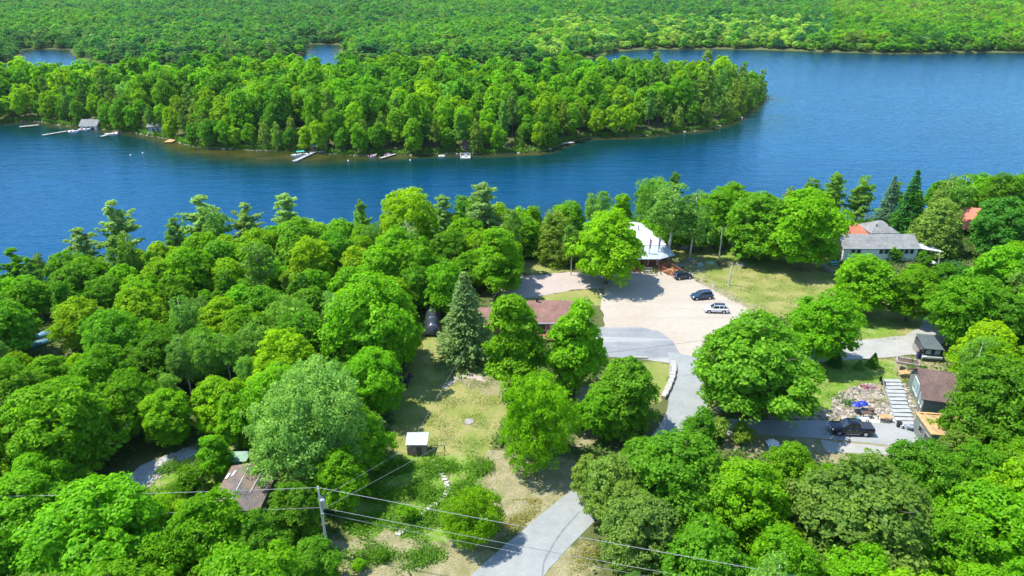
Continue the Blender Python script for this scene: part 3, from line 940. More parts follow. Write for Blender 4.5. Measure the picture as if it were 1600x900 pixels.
tree_px('maple', 1345, 795, 104, 'brownish green', 'huge brownish-green maple below the pickup', ratio=1.8)
tree_px('maple', 1238, 735, 46, B_, 'bright maple beside the white tarp')
tree_px('maple', 1440, 745, 60, M_, 'green maple below the unfinished shed')
tree_px('maple', 1560, 820, 84, B_, 'bright maple at the lower right corner', ratio=2.0)
tree_px('maple', 1470, 850, 62, B_, 'green maple right of the huge brownish maple')
tree_px('maple', 1000, 830, 64, O_, 'olive-tinted maple below the broad green maple')
tree_px('maple', 1110, 880, 70, M_, 'green maple crossed by wires at the bottom of the view')
tree_px('maple', 1225, 880, 60, B_, 'bright maple at the bottom between two darker ones')
tree_px('maple', 1340, 905, 60, B_, 'bright maple directly below the huge brownish maple')
tree_px('maple', 1530, 735, 44, M_, 'green maple below the tall dense maple')
tree_px('maple', 150, 835, 108, B_, 'huge bright maple at the lower left crossed by wires', ratio=1.9)
tree_px('maple', 40, 800, 76, B_, 'bright maple at the lower left corner', ratio=2.0)
tree_px('maple', 92, 655, 84, B_, 'large bright maple left of the woodland track', ratio=2.0)
tree_px('maple', 25, 610, 50, M_, 'green maple at the left edge above the large bright maple')
tree_px('maple', 325, 840, 72, B_, 'bright maple below the mossy-roofed cabin')
tree_px('maple', 405, 850, 52, M_, 'green maple under the wires below the cabin')
tree_px('maple', 250, 890, 60, B_, 'bright maple at the bottom edge, left of centre')
tree_px('tall', 335, 705, 26, B_, 'narrow tree between the woodland track and the cabin', ratio=3.0)
tree_px('maple', 120, 500, 38, Y_, 'light yellow-green tree right of the shoreline boats')
tree_px('aspen', 285, 560, 26, 'soft green', 'leftmost pale-stemmed aspen of the row in the left wood')
tree_px('aspen', 318, 555, 26, 'soft green', 'middle pale-stemmed aspen of the row in the left wood')
tree_px('aspen', 352, 550, 24, 'soft green', 'rightmost pale-stemmed aspen of the row in the left wood')
tree_px('aspen', 262, 610, 22, 'soft green', 'short pale-stemmed aspen below the aspen row')
tree_px('spruce', 1366, 562, 10, M_, 'little green conifer on the lawn by the small blue one', ratio=2.4, cfrac=0.45)
tree_px('spruce', 1344, 569, 9, 'pale green', 'tiny blue-grey conifer on the lawn', ratio=1.7, cfrac=0.45)
tree_px('spruce', 1307, 558, 13, D_, 'dark young spruce under the round maple', ratio=2.2, cfrac=0.45)
for i_, px in enumerate(range(1010, 1210, 18)):
    tree_px('shrub', px, 362 + 4 * math.sin(i_ * 2.3), 21 + 4 * math.sin(i_ * 1.7), (B_, M_, 'soft green')[i_ % 3], '%s shrub behind the rail fence, counted from the hall side' % ('nearest', 'second', 'third', 'fourth', 'fifth', 'sixth', 'seventh', 'eighth', 'ninth', 'tenth', 'eleventh', 'twelfth')[i_], ratio=2.2)
for px, py, r_, tn, lb in (
    (300, 745, 26, M_, 'weedy shrub at the edge of the woodland track'), (345, 775, 22, B_, 'shrub hugging the left wall of the mossy-roofed cabin'),
    (1120, 665, 24, O_, 'olive shrub at the mouth of the driveway'), (1160, 675, 22, O_, 'loose shrub right of the driveway mouth'),
    (1465, 665, 22, Y_, 'yellow shrub spilling over the unfinished shed'), (1455, 632, 12, Y_, 'small yellow shrub beside the brown-roofed house'),
    (1320, 665, 10, D_, 'low shrub beside the pickup bonnet'), (640, 800, 18, B_, 'green shrub among the weeds, left of the stepping stones'),
    (905, 650, 24, B_, 'shrub on the bare bank above the lane'), (1040, 890, 26, B_, 'bright shrub at the bottom edge beside the lane'),
    (1400, 395, 14, M_, 'shrub against the white house wall'), (1445, 402, 14, M_, 'shrub at the right corner of the white house'),
    (1480, 425, 22, M_, 'shrub beside the pole right of the white house'), (1505, 430, 22, D_, 'dark shrub in the garden right of the white house'),
    (560, 880, 14, B_, 'low weed clump near the yellow marker post'), (600, 868, 10, M_, 'small weed clump on the bare roadside')):
    tree_px('shrub', px, py, r_, tn, lb, lod=0, cfrac=0.45)

# ---------------------------------------------------------------- fill the woods
CLEAR = [  # image areas that stay open, x0 y0 x1 y1
    (612, 560, 800, 800), (172, 692, 335, 780), (352, 700, 440, 790), (40, 490, 108, 555), (820, 400, 950, 480),
    (925, 350, 1180, 560), (1030, 560, 1110, 650), (1160, 395, 1320, 500), (1300, 330, 1445, 415), (1180, 545, 1440, 720),
    (1400, 510, 1490, 720), (1485, 335, 1520, 372), (540, 720, 800, 900), (660, 480, 700, 620), (690, 560, 900, 900), (740, 455, 960, 600), (830, 600, 910, 900), (1300, 470, 1470, 560), (880, 560, 960, 800), (1000, 340, 1060, 420)]
def blocked(p, R):
    qx, qy = proj(p)
    r = R * scale_at(p) * 0.9
    bx, by = proj((p[0], p[1], ground_z(p[0], p[1])))
    for x0, y0, x1, y1 in CLEAR:
        if by > y0 and x0 - r < qx < x1 + r and y0 - r * 0.8 < qy < y1 + r * 0.8:
            return True
    return False
WOODS = [
    ([(-260, 900), (-200, 500), (-120, 440), (0, 420), (120, 395), (260, 365), (380, 350), (560, 350), (700, 350), (800, 350), (820, 345), (900, 340), (900, 430), (700, 460), (640, 640), (600, 760), (520, 900), (460, 1050), (-260, 1050)], 0),
    ([(900, 340), (1000, 325), (1100, 320), (1250, 312), (1380, 312), (1500, 305), (1620, 300), (1800, 310), (1850, 600), (1850, 1050), (1020, 1050), (930, 830), (960, 700), (1100, 690), (1180, 700), (1430, 730), (1500, 720), (1480, 480), (1560, 400), (1440, 380), (1300, 400), (1180, 372), (1000, 380)], 1),
]
d_shore_gain = lambda x, y: 1.0 - abs(float(sdist(np.array([(x, y)]), NEAR)[0]) - 14) / 40.0
def wood_fill(poly, rmin, rmax, tries, mix, seed, lodf, young=False):
    W = [tuple(at(x, y, 4.0))[:2] for x, y in poly]
    xs, ys = [p[0] for p in W], [p[1] for p in W]
    r = random.Random(seed)
    cand = np.array([(r.uniform(min(xs), max(xs)), r.uniform(min(ys), max(ys))) for _ in range(tries)])
    ok = (sdist(cand, W) > 0) & (sdist(cand, NEAR) > 1.5)
    for x, y in cand[ok]:
        R = r.uniform(rmin, rmax)
        if any((x - a) ** 2 + (y - b) ** 2 < (0.70 * (R + q)) ** 2 for a, b, q in placed):
            continue
        d = float(sdist(np.array([(x, y)]), NEAR)[0])
        kind, tone = mix(r, d)
        H = R * {'maple': 2.3, 'tall': 3.3, 'aspen': 4.4, 'pine': 4.0, 'cedar': 2.8, 'spruce': 3.6, 'willow': 2.2}[kind]
        if kind in ('aspen', 'pine', 'cedar', 'tall', 'spruce'):
            R *= 0.62
            H = H * 0.72
        H = min(H, 12.0 + 3.5 * min(1, max(0, d_shore_gain(x, y))))
        p = Vector((x, y, ground_z(x, y) + H * 0.55))
        if blocked(p, R) :
            continue
        qx, qy = proj(p)
        if qx < -75 or qx > 1675 or qy > 985:
            continue
        put_tree(kind, x, y, R, H, tone, lodf(y), name='young_tree' if young else None)
def near_mix(r, d):
    u = r.random()
    if d < 12 and u < 0.30:
        return r.choice([('pine', 'soft green'), ('cedar', O_), ('aspen', 'soft green')])
    if u < 0.06: return 'aspen', 'soft green'
    if u < 0.16: return 'tall', r.choice([B_, M_])
    if u < 0.20: return 'willow', 'soft green'
    return 'maple', r.choice([B_, B_, B_, B_, Y_, Y_, M_, M_])
lodf = lambda y: 0 if y < 88 else 1
wood_fill(WOODS[0][0], 3.2, 5.2, 9000, near_mix, 11, lodf)
wood_fill(WOODS[1][0], 3.2, 5.2, 7000, near_mix, 12, lodf)
wood_fill(WOODS[0][0], 1.8, 2.6, 5000, near_mix, 13, lodf, True)
wood_fill(WOODS[1][0], 1.8, 2.6, 4000, near_mix, 14, lodf, True)
n_near = len(placed)

# island: nearest trees one by one, the rest as one mass
def isle_mix(r, x, y, d):
    u = r.random()
    pt = x > 55
    if d < 14 and u < (0.75 if pt else 0.33) or pt and u < 0.42:
        return r.choice([('pine', 'soft green'), ('pine', 'soft green'), ('cedar', O_), ('cedar', O_), ('pine', O_)])
    if u < 0.05: return 'willow', 'pale grey-green'
    if u < 0.10: return 'tall', M_
    if d < 40: return 'maple', r.choice([B_, B_, Y_, M_, Y_, M_])
    return 'maple', r.choice([B_, B_, M_, M_, M_, Y_, D_])
r = random.Random(21)
ip = np.array(ISLE)
cand = np.array([(r.uniform(-330, 140), r.uniform(205, 405)) for _ in range(42000)])
di = sdist(cand, ISLE)
gapc = [(at(495, 226, -4), 6.0), (at(137, 196, -4), 6.0), (at(268, 218, -4), 4), (at(245, 205, -4), 1.0), (at(730, 236, -4), 3.0)]
isle = []
grid = {}
for (x, y), d in zip(cand, di):
    if d < 1.2:
        continue
    R = r.uniform(4.0, 6.6) if d > 9 else r.uniform(2.8, 4.6)
    if d < R * 0.3:
        continue
    if any((x - g.x) ** 2 + (y - g.y) ** 2 < q * q for g, q in gapc):
        continue
    key = (int(x // 12), int(y // 12))
    if any((x - a) ** 2 + (y - b) ** 2 < (0.64 * (R + q)) ** 2 for i in (-1, 0, 1) for j in (-1, 0, 1) for a, b, q, *_ in grid.get((key[0] + i, key[1] + j), ())):
        continue
    kind, tone = isle_mix(r, x, y, d)
    it = (x, y, R, kind, tone, d)
    grid.setdefault(key, []).append(it)
    isle.append(it)
isle = [i for i in isle if -60 < proj(Vector((i[0], i[1], 5)))[0] < 1300]
isle.sort(key=lambda i: i[1] + 0.0 * i[0])
near_n = sum(1 for _ in placed)
limit = {'maple': 110, 'pine': 90, 'cedar': 90, 'willow': 30}
fscat = {'pts': [], 'leaf': [], 'var': [], 'scl': []}
cnt = {}
FARV = {}
def tree_size(kind, R, r):
    H = R * {'maple': 2.9, 'tall': 3.3, 'pine': 3.9, 'cedar': 2.6, 'willow': 2.2}[kind]
    if kind in ('pine', 'cedar', 'tall'):
        R *= 0.72
        H = H * 0.95
    return R, min(H, 18.5) * r.uniform(0.9, 1.12)
mass = []
isle_labels_from = len(auto_labels)
# the front rows of the island show largest: distance from the front shore decides
isle.sort(key=lambda i: (i[5] > 26, i[1]))
for x, y, R, kind, tone, d in isle:
    base = 'maple' if kind == 'tall' else kind
    R, H = tree_size(kind, R, r)
    cnt[base] = cnt.get(base, 0) + 1
    front = y < 330
    if cnt[base] <= limit.get(base, 0) and front:
        if kind == 'willow':
            put_tree(kind, x, y, R, H, tone, 1)
        elif kind == 'maple':
            put_tree(kind, x, y, R, H, tone, 2)
        else:
            put_tree(kind, x, y, R, H, tone, 1)
    else:
        mass.append((x, y, R, H, kind, tone))

# ---------------------------------------------------------------- instanced masses of trees
def mass_object(name, label, items, srcs):
    """items: (x, y, z, sx, sz, variant, rot, colour)"""
    src = bpy.data.collections.new(name + '_sources')
    for i, me in enumerate(srcs):
        o = bpy.data.objects.new('%s_source_%02d' % (name, i), me)
        src.objects.link(o)
    n = len(items)
    me = bpy.data.meshes.new(name)
    me.vertices.add(n)
    me.vertices.foreach_set('co', np.array([i[:3] for i in items], np.float32).ravel())
    for nm, ty, vals in (('variant', 'INT', np.array([i[5] for i in items], np.int32)),):
        me.attributes.new(nm, ty, 'POINT').data.foreach_set('value', vals)
    me.attributes.new('rot', 'FLOAT_VECTOR', 'POINT').data.foreach_set('vector', np.array([(0, 0, i[6]) for i in items], np.float32).ravel())
    me.attributes.new('scl', 'FLOAT_VECTOR', 'POINT').data.foreach_set('vector', np.array([(i[3], i[3], i[4]) for i in items], np.float32).ravel())
    me.attributes.new('leaf', 'FLOAT_COLOR', 'POINT').data.foreach_set('color', np.array([(*i[7], 1) for i in items], np.float32).ravel())
    ng = bpy.data.node_groups.new(name, 'GeometryNodeTree')
    ng.interface.new_socket('Geometry', in_out='INPUT', socket_type='NodeSocketGeometry')
    ng.interface.new_socket('Geometry', in_out='OUTPUT', socket_type='NodeSocketGeometry')
    gi, go = ng.nodes.new('NodeGroupInput'), ng.nodes.new('NodeGroupOutput')
    iop = ng.nodes.new('GeometryNodeInstanceOnPoints')
    ci = ng.nodes.new('GeometryNodeCollectionInfo')
    ci.inputs['Collection'].default_value = src
    ci.inputs['Separate Children'].default_value = True
    ci.inputs['Reset Children'].default_value = True
    def na(nm, ty):
        q = ng.nodes.new('GeometryNodeInputNamedAttribute'); q.data_type = ty; q.inputs['Name'].default_value = nm
        return q.outputs['Attribute']
    L = ng.links.new
    L(gi.outputs[0], iop.inputs['Points']); L(ci.outputs[0], iop.inputs['Instance'])
    iop.inputs['Pick Instance'].default_value = True
    L(na('variant', 'INT'), iop.inputs['Instance Index'])
    L(na('rot', 'FLOAT_VECTOR'), iop.inputs['Rotation'])
    L(na('scl', 'FLOAT_VECTOR'), iop.inputs['Scale'])
    L(iop.outputs[0], go.inputs[0])
    o = link(name, me)
    md = o.modifiers.new('scatter', 'NODES'); md.node_group = ng
    return props(o, label, kind='stuff')
def far_crown(seed, kind, ncl, per, leaf, cr):
    if kind == 'round':
        B = boughs(seed, 5.0, 13.0, 1.0, 11, 0.9)
        return clump_crown('canopy', seed, B, ncl, per, cr, leaf, M_LEAF_FAR, inner=0.12)
    if kind == 'cone':
        B = [(0.3 * math.cos(k * 2.4), 0.3 * math.sin(k * 2.4), 1.2 + k * 1.2, 3.0 * (1 - k / 11.0) ** 0.8 + 0.3) for k in range(10)]
        return clump_crown('canopy', seed, B, ncl, per, cr, leaf, M_LEAF_FAR, aspect=0.5, zmin=-0.7, up=0.3)
mid_src = [far_crown(200 + i, 'round', 130, 16, 0.5, 1.15) for i in range(5)] + [far_crown(210 + i, 'cone', 110, 12, 0.45, 0.8) for i in range(2)]
far_src = [far_crown(220 + i, 'round', 90, 16, 0.56, 1.35) for i in range(5)] + [far_crown(230 + i, 'cone', 70, 12, 0.5, 1.0) for i in range(2)]
def jit(tone, r, a=0.2):
    b = TONES[tone] if isinstance(tone, str) else tone
    j = r.uniform(1 - a, 1 + a)
    return (b[0] * j * r.uniform(0.9, 1.1), b[1] * j, b[2] * j * r.uniform(0.85, 1.2))
items = []
Pm = np.array([(m_[0], m_[1]) for m_ in mass]); Zm = height(Pm)
for (x, y, R, H, kind, tone), z in zip(mass, Zm):
    con = kind in ('pine', 'cedar')
    v = r.choice([5, 6]) if con else r.randrange(5)
    items.append((x, y, z, R / (3.2 if con else 5.0), H / 13.0, v, r.random() * 6.28, jit(tone, r)))
mass_object('island_forest', 'dense green treetops of the inner and back part of the island', items, mid_src)

rr = rs(31)
C = []
for d0, d1, sp in ((430, 800, 6.6), (800, 1300, 7.6), (1300, 2100, 9.5)):
    k = []
    yy = d0
    while yy < d1:
        half = 0.86 * yy + 60
        xs = np.arange(-half, half, sp)
        k.append(np.stack([xs + rr.uniform(-0.42, 0.42, len(xs)) * sp, yy + rr.uniform(-0.42, 0.42, len(xs)) * sp], 1))
        yy += sp * 0.9
    C.append(np.concatenate(k))
C = np.concatenate(C)
df = sdist(C, FAR)
ok = df > 3
C, df = C[ok], df[ok]
Zf = height(C)
items = []
ph = lambda x, y: math.sin(x * 0.011 + 2) + math.sin(y * 0.013 + x * 0.004) + 0.7 * math.sin(x * 0.03 - y * 0.021)
for (x, y), d, z in zip(C, df, Zf):
    px, py = proj((x, y, z + 8))
    R = 4.1 + 1.9 * rr.rand()
    H = R * (2.1 + 0.5 * rr.rand())
    q = ph(x, y)
    u = rr.rand()
    con = (d < 30 and px < 960 and u < 0.6) or (px < 700 and py > 45 and u < 0.35) or u < 0.05 + (0.16 if q > 1.1 else 0)
    if con:
        tone = rr.choice(['grey-green', D_, O_])
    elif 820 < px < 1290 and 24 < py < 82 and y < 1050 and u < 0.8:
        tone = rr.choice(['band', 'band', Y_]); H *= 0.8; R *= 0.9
    elif px > 1290 or (px > 1200 and py > 24):
        tone = rr.choice([B_, B_, M_, Y_, O_] if q > -0.5 else [B_, M_, D_])
    else:
        tone = rr.choice([M_, M_, B_, D_, O_] if q < 0.6 else [B_, B_, M_, Y_])
    if d < 12:
        H *= 0.62; R *= 0.8
    b = jit(tone, random.Random(int(x * 97 + y * 31)), 0.22)
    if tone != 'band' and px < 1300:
        b = (b[0] * 0.74, b[1] * 0.88, min(b[2] * 2.5 + 0.012, 0.07))  # bluish distance haze painted into the leaf colour
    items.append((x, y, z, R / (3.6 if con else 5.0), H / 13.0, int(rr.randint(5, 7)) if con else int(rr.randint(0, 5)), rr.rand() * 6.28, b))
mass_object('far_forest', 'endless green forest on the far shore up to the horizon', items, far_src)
print('trees near', n_near, 'objects', len(placed), 'island mass', len(mass), 'far', len(items))
# ---------------------------------------------------------------- materials for built things
M_WHITE = simple('white_paint', (0.62, 0.63, 0.61), 0.5, 0.4, var=0.08)
M_CREAM = simple('cream_siding', (0.74, 0.78, 0.66), 0.7, 0.3, var=0.08)
M_GLASS = simple('dark_glass', (0.02, 0.03, 0.04), 0.08, 0.6, var=0.3)
M_WMETAL = simple('white_metal_roof', (0.60, 0.63, 0.66), 0.35, 0.4, var=0.05)
M_GMETAL = simple('grey_metal_roof', (0.36, 0.40, 0.43), 0.4, 0.5, var=0.1)
M_BRICK = simple('reddish_brick', (0.38, 0.17, 0.11), 0.9, 0.2, var=0.3, sc_=3)
M_DECK = simple('reddish_deck_wood', (0.42, 0.17, 0.09), 0.8, 0.2, var=0.25)
M_WOOD = simple('fresh_wood', (0.46, 0.29, 0.13), 0.75, 0.2, var=0.3)
M_GWOOD = simple('weathered_wood', (0.30, 0.27, 0.24), 0.9, 0.1, var=0.3)
M_PLY = simple('stained_plywood', (0.36, 0.25, 0.12), 0.85, 0.2, var=0.45, sc_=1.2)
M_DWOOD = simple('dark_wood', (0.12, 0.08, 0.06), 0.85, 0.2, var=0.3)
M_ORANGE = simple('orange_red_roof', (0.62, 0.15, 0.07), 0.6, 0.3, var=0.15)
M_GSIDE = simple('grey_green_siding', (0.17, 0.20, 0.18), 0.75, 0.3, var=0.12)
M_CONC = simple('pale_concrete', (0.38, 0.36, 0.315), 0.9, 0.2, var=0.15)
M_STONE = simple('pale_stone', (0.36, 0.31, 0.26), 0.9, 0.2, var=0.4, sc_=2.0)
M_GSTONE = simple('grey_stone', (0.33, 0.33, 0.33), 0.9, 0.2, var=0.35, sc_=2.0)
M_BLACK = simple('black_plastic', (0.02, 0.02, 0.022), 0.5, 0.4)
M_STEEL = simple('galvanised_steel', (0.45, 0.47, 0.48), 0.4, 0.5, 0.6, var=0.15)
M_PALEPOLE = simple('bleached_pole', (0.52, 0.50, 0.46), 0.8, 0.2, var=0.15)
M_BLUE = simple('blue_plastic', (0.008, 0.03, 0.26), 0.4, 0.5)
M_LBLUE = simple('light_blue_plastic', (0.10, 0.26, 0.34), 0.4, 0.5)
M_TEAL = simple('teal_metal_roof', (0.06, 0.36, 0.33), 0.5, 0.4)
M_RED = simple('red_cloth', (0.60, 0.02, 0.03), 0.8, 0.2)
M_WCLOTH = simple('white_cloth', (0.8, 0.8, 0.8), 0.8, 0.2)
M_TYRE = simple('tyre_rubber', (0.025, 0.025, 0.027), 0.85, 0.2)
M_RIM = simple('alloy_rim', (0.55, 0.56, 0.58), 0.3, 0.5, 0.8)
M_CHROME = simple('chrome_trim', (0.6, 0.6, 0.62), 0.2, 0.5, 0.9)
M_LAMP = simple('clear_lamp', (0.75, 0.78, 0.8), 0.15, 0.6)
M_TAIL = simple('red_tail_lamp', (0.45, 0.01, 0.01), 0.2, 0.6)
M_YEL = simple('yellow_plastic', (0.75, 0.55, 0.04), 0.5, 0.4)
def shingle(name, a, b, sc1=2.0):
    m, t = new_mat(name)
    tc = N(t, 'ShaderNodeTexCoord')
    br = N(t, 'ShaderNodeTexBrick')
    br.inputs['Scale'].default_value = 1.0
    br.inputs['Brick Width'].default_value = 0.32
    br.inputs['Row Height'].default_value = 0.15
    br.inputs['Mortar Size'].default_value = 0.008
    br.inputs['Color1'].default_value = (*a, 1); br.inputs['Color2'].default_value = (*b, 1)
    br.inputs['Mortar'].default_value = (*[x * 0.5 for x in a], 1)
    t.links.new(tc.outputs['Object'], br.inputs['Vector'])
    n1 = noise(t, 0.7, 5, tc.outputs['Object'])
    c = mixc(t, 1.0, br.outputs['Color'], ramp(t, n1, [(0.3, (0.75, 0.75, 0.75)), (0.7, (1.2, 1.18, 1.15))]), 'MULTIPLY')
    finish(t, c, 0.95, 0.1, bump=br.outputs['Fac'], bstr=0.3, bdist=0.02)
    return m
M_SH_RED = shingle('red_brown_shingles', (0.215, 0.120, 0.095), (0.27, 0.160, 0.13))
M_SH_GREY = shingle('grey_shingles', (0.20, 0.205, 0.20), (0.27, 0.275, 0.265))
M_SH_BRN = shingle('brown_shingles', (0.13, 0.090, 0.078), (0.18, 0.125, 0.11))
m, t = new_mat('mossy_roof')
tc = N(t, 'ShaderNodeTexCoord')
n1, n2 = noise(t, 0.6, 6, tc.outputs['Object']), noise(t, 5, 4, tc.outputs['Object'])
c = ramp(t, n1, [(0.3, (0.06, 0.05, 0.05)), (0.45, (0.12, 0.10, 0.09)), (0.58, (0.20, 0.125, 0.09)), (0.72, (0.11, 0.14, 0.05))])
c = mixc(t, 0.3, c, ramp(t, n2, [(0.35, (0.06, 0.05, 0.05)), (0.7, (0.34, 0.30, 0.28))]))
finish(t, c, 0.95, 0.1, bump=n2, bstr=0.4, bdist=0.04)
M_MOSSY = m
M_TARP = simple('dark_grey_tarp', (0.035, 0.045, 0.06), 0.30, 0.6, var=0.3)
def carpaint(name, c, rough=0.18):
    m, t = new_mat(name)
    p = finish(t, c, rough, 0.5)
    p.inputs['Coat Weight'].default_value = 0.45
    p.inputs['Coat Roughness'].default_value = 0.04
    return m

# ---------------------------------------------------------------- building pieces
def window(parent, c, w, h, ax, frame_m=None, pane_m=None, mull=0, name='window'):
    """a framed window on a wall whose outward normal is local axis ax ('-y', '+y', '-x', '+x')"""
    s = -1 if ax[0] == '-' else 1
    f = MB(); b = 0.09
    def bx(mb, u, z, du, dz, off, th):
        if ax[1] == 'y': mb.box((c[0] + u, c[1] + s * off, c[2] + z), (du, th, dz))
        else: mb.box((c[0] + s * off, c[1] + u, c[2] + z), (th, du, dz))
    bx(f, 0, h / 2 + b / 2, w + 2 * b, b, 0.03, 0.10); bx(f, 0, -h / 2 - b / 2, w + 2 * b, b, 0.03, 0.12)
    bx(f, -w / 2 - b / 2, 0, b, h, 0.03, 0.10); bx(f, w / 2 + b / 2, 0, b, h, 0.03, 0.10)
    for i in range(mull):
        bx(f, -w / 2 + w * (i + 1) / (mull + 1), 0, 0.05, h, 0.035, 0.09)
    fo = f.build(name, frame_m or M_WHITE, parent)
    p = MB(); bx(p, 0, 0, w, h, 0.012, 0.03)
    p.build('pane', pane_m or M_GLASS, fo)
    return fo
def gable_roof(mb, x0, x1, y0, y1, ze, zr, over=0.4, th=0.16, yr=None):
    """ridge along local x"""
    yr = (y0 + y1) / 2 if yr is None else yr
    s0, s1 = (zr - ze) / (yr - y0), (zr - ze) / (y1 - yr)
    mb.slab([(x0 - over, y0 - over, ze - s0 * over), (x1 + over, y0 - over, ze - s0 * over), (x1 + over, yr, zr), (x0 - over, yr, zr)], th)
    mb.slab([(x0 - over, yr, zr), (x1 + over, yr, zr), (x1 + over, y1 + over, ze - s1 * over), (x0 - over, y1 + over, ze - s1 * over)], th)
def gable_walls(mb, x0, x1, y0, y1, ze, zr, yr=None):
    yr = (y0 + y1) / 2 if yr is None else yr
    prof = [(y0, -0.6), (y1, -0.6), (y1, ze - 0.18), (yr, zr - 0.2), (y0, ze - 0.18)]
    vs = [(x, p[0], p[1]) for x in (x0, x1) for p in prof]
    mb.add(vs, [(0, 1, 2, 3, 4), (9, 8, 7, 6, 5)] + [(i, 5 + i, 5 + (i + 1) % 5, (i + 1) % 5) for i in range(5)])
def railing(parent, pts, h, mat, n=5, name='railing', rad=0.045):
    mb = MB()
    for a, b in zip(pts, pts[1:]):
        a, b = Vector(a), Vector(b)
        k = max(1, int((b - a).length / 1.6))
        for i in range(k + 1):
            p = a.lerp(b, i / k); mb.box(p + Vector((0, 0, h / 2)), (0.1, 0.1, h))
        L = (b - a).length; kk = int(L / 0.22)
        for i in range(1, kk):
            p = a.lerp(b, i / kk); mb.box(p + Vector((0, 0, h / 2)), (0.04, 0.04, h - 0.1))
        for z in (h, 0.15):
            mb.tube([a + Vector((0, 0, z)), b + Vector((0, 0, z))], rad, 4)
    return mb.build(name, mat, parent)

# 1 the hall with white hipped roof
e = empty('hall', (0, 0, 0), 0, 'white-roofed hall with grey porch roof behind the gravel lot', 'building')
mb = MB(); mb.box((26.4, 141.2, 1.7), (10.8, 11.6, 4.2)); mb.build('wall', M_GSIDE, e)
A, Bc, Cc, Dd = (20.4, 134.7), (32.6, 134.7), (32.6, 147.6), (20.4, 147.6)
mb = MB()
R1, R2 = (26.2, 141.0, 6.95), (26.9, 140.9, 6.95)
z0 = 4.05
v = [(*A, z0), (*Bc, z0), (*Cc, z0), (*Dd, z0), R1, R2]
mb.add(v, [(0, 1, 5, 4), (1, 2, 5), (2, 3, 4, 5), (3, 0, 4)]); mb.add([(a, b, c - 0.16) for a, b, c in v], [(4, 5, 1, 0), (5, 2, 1), (5, 4, 3, 2), (4, 0, 3), ])
mb.add([(*A, z0), (*Bc, z0), (*Cc, z0), (*Dd, z0), (*A, z0 - .16), (*Bc, z0 - .16), (*Cc, z0 - .16), (*Dd, z0 - .16)], [(0, 4, 5, 1), (1, 5, 6, 2), (2, 6, 7, 3), (3, 7, 4, 0)])
rf = mb.build('roof', M_WMETAL, e)
mb = MB()
for i in range(15):
    x = 21.1 + i * 0.75
    f = max(0.04, min(1, (x - 20.4) / 5.8, (32.6 - x) / 5.8))
    mb.tube([(x, 134.75, z0 + 0.03), (x, 134.75 + 6.2 * f, z0 + 3.0 * f + 0.03)], 0.028, 4)
mb.build('roof_seam', M_WMETAL, rf)['kind'] = 'stuff'
for p in ((27.2, 138.6), (24.5, 137.2)):
    mb = MB(); mb.tube([(p[0], p[1], 5.2), (p[0], p[1], 6.9)], 0.09, 8); mb.tube([(p[0], p[1], 6.9), (p[0], p[1], 7.0)], 0.16, 8); mb.build('vent_pipe', M_BLACK, e)
mb = MB()
mb.slab([(20.2, 130.0, 2.75), (30.5, 130.0, 2.75), (34.1, 132.4, 2.75), (32.62, 134.66, 3.95), (20.2, 134.66, 3.95)], 0.12)
mb.build('porch_roof', M_GMETAL, e)
mb = MB(); mb.prism([(20.3, 129.8), (30.6, 129.8), (33.3, 131.6), (33.0, 135.3), (20.3, 135.3)], -0.2, 0.42); mb.build('deck', M_DECK, e)
for x, y_ in ((20.6, 130.4), (24, 130.4), (27.5, 130.4), (30.3, 130.4), (32.9, 132.2)):
    mb = MB(); mb.box((x, y_, 1.6), (0.14, 0.14, 2.35)); mb.build('porch_post', M_DECK, e)
railing(e, [(20.5, 130.0, 0.42), (27.6, 130.0, 0.42)], 0.95, M_DECK)
railing(e, [(30.4, 130.1, 0.42), (33.1, 131.9, 0.42)], 0.95, M_DECK)
for x in (22.6, 24.7, 28.8):
    window(e, (x, 135.39, 1.9), 1.5, 1.2, '-y', M_GWOOD, M_GLASS, 1)
mb = MB(); mb.box((26.6, 135.34, 1.5), (1.0, 0.08, 2.1)); mb.build('door', M_DECK, e)
mb = MB(); mb.slab([(31.0, 129.4, 0.44), (33.2, 131.2, 0.44), (35.3, 127.2, 0.10), (33.6, 126.3, 0.10)], 0.12); mb.build('ramp', M_DECK, e)
railing(e, [(33.3, 131.0, 0.44), (35.3, 127.3, 0.10)], 0.9, M_DECK, name='ramp_railing')
railing(e, [(31.0, 129.4, 0.42), (33.5, 126.5, 0.10)], 0.9, M_DECK, name='ramp_railing')
mb = MB(); mb.box((27.9, 129.1, 0.55), (2.0, 0.5, 0.06)); mb.box((27.9, 129.35, 0.85), (2.0, 0.08, 0.6)); mb.box((27.1, 129.1, 0.25), (0.1, 0.45, 0.5)); mb.box((28.7, 129.1, 0.25), (0.1, 0.45, 0.5))
props(mb.build('bench', M_GWOOD), 'weathered bench in front of the hall porch, right of the flagpoles', 'bench')
p = at(1057, 415, 0)
mb = MB(); mb.box((p.x, p.y, 0.03), (1.9, 1.7, 0.06)); props(mb.build('doormat', M_GWOOD), 'dark mat on the ground at the foot of the ramp', 'mat')
p = at(994, 417, 0)
mb = MB()
for i in range(4):
    mb.box((p.x - .1 + 0.25 * i, p.y + 0.05 * i, 0.22), (0.22, 1.2, 0.44 - 0.05 * i))
props(mb.build('stone_step', M_STONE), 'low stone steps left of the flagpoles', 'steps')
